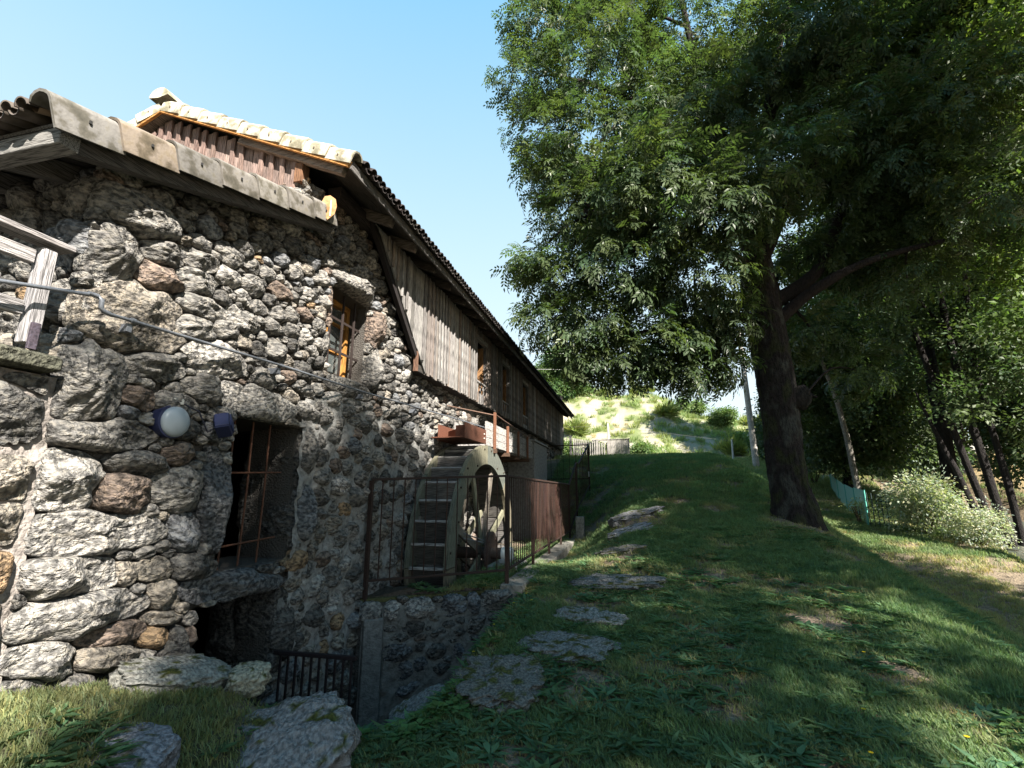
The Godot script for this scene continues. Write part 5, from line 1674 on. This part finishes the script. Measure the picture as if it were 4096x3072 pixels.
func build_bushes() -> void:
	bush("bright pale-leaved bush in full sun below the alder stems", on_ground(6.5, -13.6), Vector3(0.82, 0.8, 0.5), 14, 120, Color(0.29, 0.33, 0.25), 1.35, SP.small)
	bush("low silvery bush at the stream edge in full sun", on_ground(7.1, -12.9), Vector3(0.95, 0.42, 0.5), 12, 230, Color(0.40, 0.43, 0.36), 0.95, SP.small)
	bush("small sunny shrub growing through the green mesh fence", on_ground(5.7, -14.9), Vector3(0.35, 0.4, 0.3), 5, 220, Color(0.19, 0.23, 0.09), 0.7, SP.small)
	bush("yellow green shrub between ash trunk and mesh fence", on_ground(6.6, -20.8), Vector3(0.7, 0.7, 0.5), 6, 130, Color(0.17, 0.22, 0.06), 0.9, SP.small)
	var pale := Color(0.22, 0.26, 0.09)
	var list := [
		["round bright bush left of the thin grey post above the gate", -2.2, -29.5, 0.75, 0.85, 0], ["loose green bush behind the mill's far corner", -4.4, -31.0, 1.3, 1.3, 0],
		["yellowish bush on the slope right of the far eave", -4.0, -36.5, 1.6, 1.1, 1], ["tall yellow green bush beside the skyline tree", -4.2, -44.0, 0.9, 1.6, 0],
		["bush at the slope foot in the middle of the lawn's skyline", 0.7, -31.5, 0.95, 1.05, 0], ["big dark green thicket on the hill shoulder", 4.9, -45.5, 2.1, 1.6, 0],
		["thicket spilling down the hill towards the road", 7.3, -42.0, 1.5, 2.1, 0], ["dark bush low on the slope above the road", 7.2, -36.0, 1.2, 1.2, 0],
		["broom patch on the left skyline of the hill", -2.6, -46.5, 2.2, 0.9, 1], ["broom patch in the middle of the hill skyline", 1.0, -48.0, 2.3, 0.9, 1],
		["broom patch on the right slope below the ridge", 10.3, -45.0, 2.6, 0.9, 1], ["broad pale broom near the road at right", 9.8, -38.0, 1.8, 0.8, 1],
		["small bush beside the road's far edge", 6.2, -33.5, 0.8, 0.7, 1], ["grey green bush halfway up the bare slope", 2.9, -40.5, 1.1, 0.8, 1]]
	for b in list:
		bush(b[0], on_ground(b[1], b[2], -0.1), Vector3(b[3], b[4] * 0.5, b[3] * 0.7), 12, 90 if b[5] == 0 else 60, pale if b[5] else Color(0.14, 0.21, 0.075), 1.5, SP.broad if b[5] == 0 else SP.broom, "bushes on the hillside")
	# broom and dry tufts that cover the slope
	var where := []
	var tint := []
	for k in 5200:
		var z := -rng.randf_range(31, 62)
		var x := rng.randf_range(-14, 22)
		var cover := ng.get_noise_2d(x * 16, z * 16) + 0.25 * ss(38, 50, -z) + 0.02 * x
		if cover < -0.05 and rng.randf() > 0.16: continue
		var p := on_ground(x, z, -0.05)
		where.append(Transform3D(Basis(Vector3.UP, rng.randf() * TAU).scaled(Vector3.ONE * rng.randf_range(0.5, 1.2) * (1.2 if cover > 0.1 else 0.7)), p))
		tint.append(leaf_tint(Color(0.25, 0.31, 0.12) if cover > 0.05 else Color(0.40, 0.36, 0.22)))
	var o := scatter(self, "broom_scrub", SP.broom[0], M.leaf2, where, tint)
	o.set_meta("label", "yellow green broom and dry grass covering the hillside")

func blade_tuft(n: int, h: float, spread: float, wid: float) -> Mb:
	var mb := Mb.new()
	for k in n:
		var an := rng.randf() * TAU
		var p := Vector3(cos(an), 0, sin(an)) * spread * sqrt(rng.randf())
		var a2 := rng.randf() * TAU
		var lean := Vector3(cos(a2), 0, sin(a2)) * rng.randf_range(0.1, 0.9) * h
		var hh := h * rng.randf_range(0.5, 1.1)
		var side := Vector3(-sin(a2 + 0.6), 0, cos(a2 + 0.6)) * wid * 0.5
		var nn := Vector3.ZERO
		var tone := rng.randf_range(0.7, 1.3)
		mb.col = Color(tone, tone, tone * 0.95)
		var i := mb.p(p - side, nn)
		mb.p(p + side, nn)
		mb.p(p + lean * 0.4 + Vector3(0, hh * 0.65, 0) + side * 0.8, nn)
		mb.p(p + lean * 0.4 + Vector3(0, hh * 0.65, 0) - side * 0.8, nn)
		mb.p(p + lean + Vector3(0, hh, 0), nn)
		mb.q(i, i + 1, i + 2, i + 3)
		mb.t(i + 3, i + 2, i + 4)
	return mb

func rosette(n: int, len: float, wid: float) -> Mb:
	var mb := Mb.new()
	for k in n:
		var an := TAU * k / n + rng.randf() * 0.6
		var d := Vector3(cos(an), rng.randf_range(0.15, 0.8), sin(an)).normalized()
		var nn := (Vector3.UP - d * d.y).normalized()
		var tone := rng.randf_range(0.8, 1.2)
		mb.col = Color(tone, tone, tone)
		leaflet(mb, d * 0.01, d, nn, len * rng.randf_range(0.6, 1.1), wid, len * 0.3)
	return mb

func bare(x: float, z: float) -> float:   # how bare the soil is, 0 lush .. 1 bare
	var b := ss(0.08, 0.42, ng.get_noise_2d(x * 24 + 300, z * 24)) * 0.85
	for s in [[-0.45, -5.7, 0.55], [-0.2, -7.2, 0.5], [0.0, -9.7, 0.6], [-0.5, -3.9, 0.5], [1.6, -5.3, 0.5], [1.75, -4.5, 0.35], [-1.2, -11.9, 0.9], [-0.7, -2.9, 0.4], [2.35, -3.4, 0.45], [2.8, -9.3, 0.9], [0.9, -3.2, 0.3], [0.8, -6.5, 0.6]]:
		b = maxf(b, ss(s[2], s[2] * 0.45, Vector2(x - s[0], z - s[1]).length()))
	if x > 2.3 and z > -12:
		b = maxf(b, ss(3.2, 4.2, x) * 0.8)
	# the steep bank down into the channel
	var dz := -z
	if x < -1.2 and dz > 3.3 and dz < 6.0: b = maxf(b, 0.8)
	return b

func free_of_rock(x: float, z: float) -> bool:
	for s in [[-0.98, -3.72, 0.32, 0.3], [-0.60, -4.35, 0.36, 0.22], [-0.50, -5.15, 0.3, 0.14], [-0.28, -6.3, 0.46, 0.22], [-0.22, -7.7, 0.28, 0.12], [-0.10, -9.25, 0.33, 0.25], [0.0, -10.1, 0.4, 0.15]]:
		var d := Vector2((x - s[0]) / s[2], (z - s[1]) / s[3])
		if d.length() < 0.72 + 0.3 * ng.get_noise_2d(x * 90, z * 90): return false
	return true

func build_lawn_plants() -> void:
	var tufts := []
	for k in 4:
		tufts.append(blade_tuft(16, 0.055, 0.05, 0.0055).mesh())
	var wh := [[], [], [], []]
	var ti := [[], [], [], []]
	var green := Color(0.135, 0.22, 0.10)
	var straw := Color(0.40, 0.33, 0.17)
	# x range, z range, how many, size
	for band in [[-3.0, 3.4, -1.2, -3.4, 15000, 0.9], [-2.2, 4.2, -3.4, -6.5, 21000, 1.05], [-1.5, 6.0, -6.5, -11.0, 22000, 1.35], [-2.4, 8.5, -11.0, -18.5, 20000, 1.9], [-3.5, 12, -18.5, -32.0, 12000, 3.2], [-2.2, -1.5, -5.7, -12, 2500, 1.5]]:
		for k in band[4]:
			var x := rng.randf_range(band[0], band[1])
			var z := rng.randf_range(band[3], band[2])
			# outside the picture's reach
			if x > 0.9 - z * 0.72 or x < -0.5 + z * 1.35: continue
			var b := bare(x, z)
			if rng.randf() < b * 0.93: continue
			if z > -10.3 and not free_of_rock(x, z): continue
			if absf(x - 9.3 - 0.9 * sin(z * 0.23)) < 1.5 and z > -22: continue
			var y := ground(x, z)
			if y < -1.75 and x < -1.2: continue
			var s: float = band[5] * rng.randf_range(0.7, 1.3)
			var kk := s * 0.78
			if x < -3.05: continue
			if x < -2.15 and z > -2.7: kk *= 1.1
			elif x > 2.3 and x < 2.8 and z > -7: kk *= 1.7
			var i := rng.randi() % 4
			wh[i].append(Transform3D(Basis(Vector3.UP, rng.randf() * TAU).scaled(Vector3(s, kk, s)), Vector3(x, y - 0.004, z)))
			var dry := clampf(b * 0.9 + 0.22 * ng.get_noise_2d(x * 50, z * 50) + 0.06, 0, 1)
			if x < -2.0 and z > -3.0: dry = clampf(dry + 0.45, 0, 0.8)
			if z < -17.2: dry = clampf(dry + 0.35, 0, 0.85)
			if x > 3.6 and z < -11 and z > -17: dry = clampf(dry + 0.12, 0, 1)
			ti[i].append(leaf_tint(green.lerp(straw, dry * rng.randf_range(0.4, 1.0)), 0.3))
	for i in 4:
		var o := scatter(self, "grass", tufts[i], M.grass, wh[i], ti[i])
		o.set_meta("label", "mown green grass of the lawn")
	# broad-leaved weeds
	var ros := [rosette(8, 0.085, 0.026).mesh(), rosette(7, 0.06, 0.032).mesh(), rosette(11, 0.10, 0.022).mesh()]
	var w := [[], [], []]
	var c := [[], [], []]
	for k in 6000:
		var z := -rng.randf_range(1.6, 9.0)
		var x := rng.randf_range(-2.6, 3.4)
		if x > 0.6 - z * 0.7 or x < -0.4 + z * 1.3: continue
		if not free_of_rock(x, z): continue
		var y := ground(x, z)
		if y < -1.8 and x < -1.2: continue
		if ng.get_noise_2d(x * 30 - 90, z * 30) < -0.12 + rng.randf_range(-0.2, 0.1): continue
		var i := rng.randi() % 3
		var s := rng.randf_range(0.7, 1.7)
		w[i].append(Transform3D(Basis(Vector3.UP, rng.randf() * TAU).scaled(Vector3(s, s, s)), Vector3(x, y + 0.003, z)))
		c[i].append(leaf_tint(Color(0.105, 0.195, 0.095), 0.3))
	for i in 3:
		var o := scatter(self, "weeds", ros[i], M.grass, w[i], c[i])
		o.set_meta("label", "broad-leaved weeds among the lawn grass")
	# dry litter
	var lit := Mb.new()
	lit.col = Color(1, 1, 1)
	leaflet(lit, Vector3.ZERO, Vector3(1, 0, 0), Vector3.UP, 0.045, 0.012, 0.004)
	var lw := []
	var lc := []
	for k in 7000:
		var z := -rng.randf_range(1.5, 9.5)
		var x := rng.randf_range(-2.6, 3.6)
		if x > 0.6 - z * 0.7 or x < -0.4 + z * 1.3: continue
		if rng.randf() > 0.15 + bare(x, z): continue
		lw.append(Transform3D(Basis.from_euler(Vector3(rng.randf_range(-0.4, 0.4), rng.randf() * TAU, rng.randf_range(-0.4, 0.4))).scaled(Vector3.ONE * rng.randf_range(0.5, 1.2)), Vector3(x, ground(x, z) + 0.012, z)))
		lc.append(leaf_tint(Color(0.30, 0.22, 0.13) if rng.randf() < 0.8 else Color(0.14, 0.08, 0.05), 0.35))
	var ol := scatter(self, "leaf_litter", lit.mesh(), M.grass, lw, lc)
	ol.set_meta("label", "dry leaf litter and straw on the bare soil")
	# dandelions one can count
	var fl := Mb.new()
	fl.col = Color(0.75, 0.52, 0.02)
	for k in 9:
		var an := TAU * k / 9
		leaflet(fl, Vector3(0, 0.075, 0), Vector3(cos(an), 0.35, sin(an)).normalized(), Vector3.UP, 0.017, 0.011, 0.0)
	fl.col = Color(0.07, 0.12, 0.03)
	fl.tube([Vector3(0, 0, 0), Vector3(0, 0.075, 0)], [0.002, 0.002], 5)
	var fm := fl.mesh()
	for p in [[-1.28, -5.25], [-1.12, -5.4], [-1.22, -5.6], [-1.35, -4.75], [0.45, -7.2], [1.65, -4.6], [1.15, -3.3], [1.72, -3.55], [1.3, -3.75], [2.0, -5.9], [2.1, -3.35], [-1.42, -4.35]]:
		single("yellow_flower", fm, M.grass, "single yellow dandelion flower in the lawn", "flower", "yellow flowers in the lawn", on_ground(p[0], p[1]))
	# leafy ferns and nettles round the pit and wheel
	var w2 := []
	var c2 := []
	for q in [[-1.85, -6.3, 0.3, 60], [-1.2, -3.6, 0.25, 50], [-2.32, -3.2, 0.12, 14], [-1.5, -4.6, 0.25, 30], [-1.9, -12.2, 0.3, 50], [-1.45, -3.2, 0.2, 30], [2.35, -3.7, 0.25, 40]]:
		for k in q[3]:
			var x: float = q[0] + rng.randfn() * q[2] * 0.6
			var z: float = q[1] + rng.randfn() * q[2] * 0.6
			w2.append(Transform3D(Basis(Vector3.UP, rng.randf() * TAU).scaled(Vector3.ONE * rng.randf_range(0.8, 1.6)), on_ground(x, z, 0.03)))
			c2.append(leaf_tint(Color(0.11, 0.21, 0.06), 0.25))
	var on := scatter(self, "herbs", ros[1], M.grass, w2, c2)
	on.set_meta("label", "leafy herbs at the edges of the channel and wheel terrace")

func build_far() -> void:
	# wooden gate and board fence where the lane comes in
	var g := thing("wooden_gate", "silvery wooden gate with slats beside the far corner of the mill", "gate", on_ground(-2.0, -22))
	var gy := ground(-2.0, -22)
	var gc := Color(0.36, 0.34, 0.32)
	for k in 11:
		var x := -2.62 + 0.1 * k
		var z := -22.6 + 0.06 * k
		part(g, "slat", boxed(Vector3(x - 0.03, gy + 0.02, z - 0.012), Vector3(x + 0.03, gy + 0.98 - 0.022 * k, z + 0.012), gc * rng.randf_range(0.85, 1.1)), M.wood_y)
	for y in [0.2, 0.68]:
		part(g, "rail", barred(Vector3(-2.66, gy + y + 0.05, -22.65), Vector3(-1.58, gy + y, -22.02), 0.035, 0.08, gc), M.wood_x)
	for p in [-2.7, -1.52, -1.02]:
		part(g, "post", boxed(Vector3(p - 0.05, gy - 0.1, -22.05), Vector3(p + 0.05, gy + (0.85 if p > -2 else 1.05), -21.95), gc * 0.8), M.wood_y)
	part(g, "top_rail", barred(Vector3(-1.75, gy + 0.80, -22.06), Vector3(-0.9, gy + 0.83, -22.06), 0.04, 0.07, gc * 0.7), M.wood_x)
	for k in 4:
		part(g, "slat", boxed(Vector3(-1.45 + 0.11 * k, gy + 0.03, -22.08), Vector3(-1.39 + 0.11 * k, gy + 0.7, -22.05), gc * 0.75), M.wood_y)
	var f := thing("board_fence", "closed grey board fence panel right of the wooden gate", "fence", on_ground(-0.7, -22))
	for k in 9:
		part(f, "board", boxed(Vector3(-1.0 + 0.1 * k, gy - 0.02, -22.02), Vector3(-0.904 + 0.1 * k, gy + 0.8 + rng.randf() * 0.015, -21.99), gc * rng.randf_range(0.7, 0.95)), M.wood_y)
	part(f, "cap_rail", boxed(Vector3(-1.02, gy + 0.818, -22.06), Vector3(-0.08, gy + 0.85, -21.96), gc * 0.7), M.wood_x)
	# mesh fence
	var n := thing("mesh_fence", "short green windbreak mesh fence on thin posts behind the ash", "fence", on_ground(6, -16))
	var A := Vector3(5.72, 0, -14.5)
	var B := Vector3(6.9, 0, -20)
	for k in 5:
		var p := A.lerp(B, k / 4.0)
		var y := ground(p.x, p.z)
		part(n, "post", tubed([Vector3(p.x, y - 0.1, p.z), Vector3(p.x, y + 0.92 - 0.08 * k, p.z)], 0.022, Color(0.08, 0.28, 0.24), 8), M.plain)
		if k < 4:
			var q := A.lerp(B, (k + 1) / 4.0)
			var y2 := ground(q.x, q.z)
			var mb := Mb.new()
			mb.quad(Vector3(p.x, y + 0.02, p.z), Vector3(q.x, y2 + 0.02, q.z), Vector3(q.x, y2 + 0.86 - 0.08 * k, q.z), Vector3(p.x, y + 0.9 - 0.08 * k, p.z))
			part(n, "mesh_panel", mb, M.net)
	var gw := Mb.new()
	gw.col = Color(0.03, 0.045, 0.045)
	var yg := ground(A.x, A.z)
	var gate := thing("mesh_gate", "narrow dark wire gate at the near end of the mesh fence", "gate", on_ground(A.x, A.z))
	for k in 5:
		part(gate, "upright", tubed([Vector3(A.x + 0.02 + 0.06 * k, yg - 0.45, A.z + 0.06 + 0.1 * k), Vector3(A.x + 0.02 + 0.06 * k, yg + 0.85 - 0.02 * k, A.z + 0.06 + 0.1 * k)], 0.012, gw.col, 6), M.plain)
	for k in 6:
		part(gate, "wire", tubed([Vector3(A.x, yg - 0.3 + 0.2 * k, A.z + 0.05), Vector3(A.x + 0.28, yg - 0.34 + 0.2 * k, A.z + 0.5)], 0.007, gw.col, 5), M.plain)
	# poles and wires
	var yb := ground(5.6, -25)
	single("utility_pole", tubed2([Vector3(5.62, yb - 0.3, -25), Vector3(5.55, 3.5, -25), Vector3(5.45, 7.6, -25)], [0.15, 0.13, 0.11], Color(0.42, 0.40, 0.37), 12), M.wood_y, "tall pale wooden utility pole left of the ash trunk", "pole")
	single("fence_post", tubed2([on_ground(-1.36, -30, -0.2), Vector3(-1.38, 3.95, -30)], [0.06, 0.05], Color(0.4, 0.4, 0.4), 8), M.plain, "thin grey post on the slope right of the round bright bush", "post")
	single("fence_post", tubed2([on_ground(5.56, -30, -0.2), Vector3(5.58, 2.8, -30)], [0.06, 0.05], Color(0.4, 0.4, 0.38), 8), M.plain, "thin grey post by the road left of the utility pole", "post")
	var k := 0
	for w in [[12.2, 11.75, "upper"], [10.95, 10.75, "middle"], [9.6, 9.55, "lower"]]:
		single("power_line", tubed2([Vector3(-9, w[0] + 0.2, -38), Vector3(-5, w[0] - 0.1, -38), Vector3(-2.9, w[1], -38), Vector3(3, w[1] + 0.4, -38)], [0.012, 0.012, 0.012, 0.012], Color(0.5, 0.5, 0.5), 5), M.plain, w[2] + " of the three power lines crossing the skyline tree", "cable", "power lines")
		k += 1
	single("power_line", tubed2([Vector3(-4.3, 3.8, -30), Vector3(-1.38, 3.78, -30), Vector3(5.58, 2.7, -30)], [0.006, 0.006, 0.006], Color(0.12, 0.12, 0.12), 5), M.plain, "thin wire strung low between the two grey posts", "cable")

func tubed2(pts: Array, rad: Array, col: Color, sides: int) -> Mb:
	var mb := Mb.new()
	mb.col = col
	mb.tube(pts, rad, sides)
	return mb

func build_ground() -> void:
	var xs := []
	var x := -3.7
	while x < 5.0:
		xs.append(x)
		x += 0.075
	var st := 0.12
	while x < 170:
		xs.append(x)
		x += st
		st *= 1.09
	st = 0.12
	x = -3.775
	while x > -120:
		xs.push_front(x)
		x -= st
		st *= 1.12
	var zs := []
	var z := 0.6
	st = 0.15
	while z < 90:
		zs.push_front(z)
		z += st
		st *= 1.25
	z = 0.5
	while z > -18.2:
		zs.append(z)
		z -= 0.075
	st = 0.09
	while z > -420:
		zs.append(z)
		z -= st
		st *= 1.022 if z > -60 else 1.08
	var mb := Mb.new()
	for zz in zs:
		for xx in xs:
			var c := Color(0.14, 0.14, 0.075)
			if zz > -20.0 and xx > -4 and xx < 9:
				c = Color(0.125, 0.125, 0.07).lerp(Color(0.27, 0.205, 0.15), bare(xx, zz))
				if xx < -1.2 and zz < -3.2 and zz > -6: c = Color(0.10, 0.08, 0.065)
			if zz < -17.0 and zz > -33.0:
				var k := ss(-17.2, -19.0, zz)
				c = c.lerp(Color(0.24, 0.22, 0.10), k)
				# gravel road at the right
				var rd := ss(3.4, 4.2, xx) * ss(-20.5, -22, zz) * ss(-33, -31, zz)
				c = c.lerp(Color(0.45, 0.42, 0.38), rd)
			if zz <= -31.0:
				var n1: float = ng.get_noise_2d(xx * 16, zz * 16) + 0.25 * ss(38, 50, -zz) + 0.02 * xx
				c = Color(0.36, 0.33, 0.245).lerp(Color(0.17, 0.205, 0.085), ss(-0.12, 0.16, n1))
				c = c.lerp(Color(0.40, 0.36, 0.30), ss(0.2, 0.5, ng.get_noise_2d(xx * 30 + 77, zz * 30)) * ss(46, 36, -zz))
			if xx > 7.5 and zz > -24.0:
				c = c.lerp(Color(0.22, 0.17, 0.12), ss(7.5, 8.6, xx))
				if xx > 11.5: c = c.lerp(Color(0.42, 0.32, 0.16), ss(11.5, 13, xx))
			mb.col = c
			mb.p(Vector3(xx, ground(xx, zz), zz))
	var nx := xs.size()
	for j in zs.size() - 1:
		for i in nx - 1:
			var a := j * nx + i
			mb.q(a, a + nx, a + nx + 1, a + 1)
	struct("ground", mb, M.soil)
	var wt := Mb.new()
	var pts := []
	for k in 40:
		var zz := 6.0 - 0.75 * k
		var sx := 9.3 + 0.9 * sin(zz * 0.23)
		pts.append([sx, cr(LOW, clampf(-zz, -3, 40)) - 0.52, zz])
	for k in pts.size() - 1:
		var a: Array = pts[k]
		var b: Array = pts[k + 1]
		wt.quad(Vector3(a[0] - 1.7, a[1], a[2]), Vector3(a[0] + 1.7, a[1], a[2]), Vector3(b[0] + 1.7, b[1], b[2]), Vector3(b[0] - 1.7, b[1], b[2]))
	struct("stream_water", wt, M.water)
	for k in 14:
		var zz := -10.5 - 0.55 * k
		var xx := 9.3 + 0.9 * sin(zz * 0.23) + rng.randf_range(-1.5, 0.6)
		single("stream_stone", rock(Vector3(rng.randf_range(0.15, 0.4), rng.randf_range(0.1, 0.2), rng.randf_range(0.15, 0.35)), 60 + k, 0.16, 18, Color(0.36, 0.31, 0.25)), M.boulder, "pale stone lying in the sunlit stream bed", "rock", "stones in the stream bed", Vector3(xx, ground(xx, zz) + 0.1, zz))

func _ready() -> void:
	rng.seed = 20240
	nz.seed = 7
	nz.noise_type = FastNoiseLite.TYPE_SIMPLEX_SMOOTH
	nz.frequency = 0.05
	nz.fractal_type = FastNoiseLite.FRACTAL_FBM
	nz.fractal_octaves = 3
	nr.seed = 11
	nr.noise_type = FastNoiseLite.TYPE_SIMPLEX
	nr.frequency = 0.03
	nr.fractal_type = FastNoiseLite.FRACTAL_RIDGED
	nr.fractal_octaves = 3
	ng.seed = 21
	ng.noise_type = FastNoiseLite.TYPE_SIMPLEX_SMOOTH
	ng.frequency = 0.03
	ng.fractal_octaves = 3
	ng.fractal_type = FastNoiseLite.FRACTAL_FBM
	# camera
	var cam := Camera3D.new()
	cam.name = "camera"
	cam.fov = 77.0
	cam.near = 0.05
	cam.far = 900.0
	cam.basis = Basis(Vector3.UP, deg_to_rad(13.9)) * Basis(Vector3.RIGHT, deg_to_rad(12.3))
	add_child(cam)
	# sky and exposure
	var env := Environment.new()
	env.background_mode = Environment.BG_SKY
	var sm := ProceduralSkyMaterial.new()
	sm.sky_top_color = L(0.0, 0.1, 0.2)
	sm.sky_horizon_color = L(0.235, 0.265, 0.27)
	sm.sky_curve = 0.75
	sm.ground_bottom_color = L(0.06, 0.07, 0.04)
	sm.ground_horizon_color = L(0.2, 0.2, 0.18)
	sm.sun_angle_max = 6.0
	env.sky = Sky.new()
	env.sky.sky_material = sm
	env.tonemap_mode = Environment.TONE_MAPPER_LINEAR
	env.tonemap_exposure = 4.6
	env.sdfgi_enabled = true
	env.ssao_enabled = true
	env.ssil_enabled = true
	var we := WorldEnvironment.new()
	we.name = "environment"
	we.environment = env
	add_child(we)
	# sun: behind the right shoulder, about 40 degrees high
	var sun := DirectionalLight3D.new()
	sun.name = "sun"
	sun.light_energy = 1.6
	sun.light_color = Color(1.0, 0.97, 0.92)
	sun.light_angular_distance = 0.5
	sun.shadow_enabled = true
	add_child(sun)
	sun.look_at_from_position(Vector3(1.0, 1.15, 1.0), Vector3.ZERO, Vector3.UP)
	sun.position = Vector3(8, 20, 12)
	make_materials()
	SP.ash = [ash_spray().mesh(), ash_spray().mesh(), ash_spray().mesh()]
	SP.broad = [broad_spray(30, 0.085, 0.062).mesh(), broad_spray(30, 0.085, 0.062).mesh()]
	SP.small = [broad_spray(26, 0.055, 0.03).mesh(), broad_spray(26, 0.055, 0.03).mesh()]
	SP.broom = [broom_spray().mesh(), broom_spray().mesh()]
	var t0 := Time.get_ticks_msec()
	rng.seed = 101
	build_ground()
	rng.seed = 102
	build_annex()
	rng.seed = 103
	build_hall()
	rng.seed = 104
	build_low_wall()
	rng.seed = 105
	build_terrace()
	rng.seed = 106
	build_wheel()
	rng.seed = 107
	build_flume()
	rng.seed = 108
	build_railing()
	rng.seed = 109
	build_fittings()
	rng.seed = 110
	build_rocks()
	rng.seed = 111
	build_ash()
	rng.seed = 112
	build_woods()
	rng.seed = 113
	build_bushes()
	rng.seed = 114
	build_far()
	rng.seed = 115
	build_lawn_plants()
	print("built in %d ms" % (Time.get_ticks_msec() - t0))
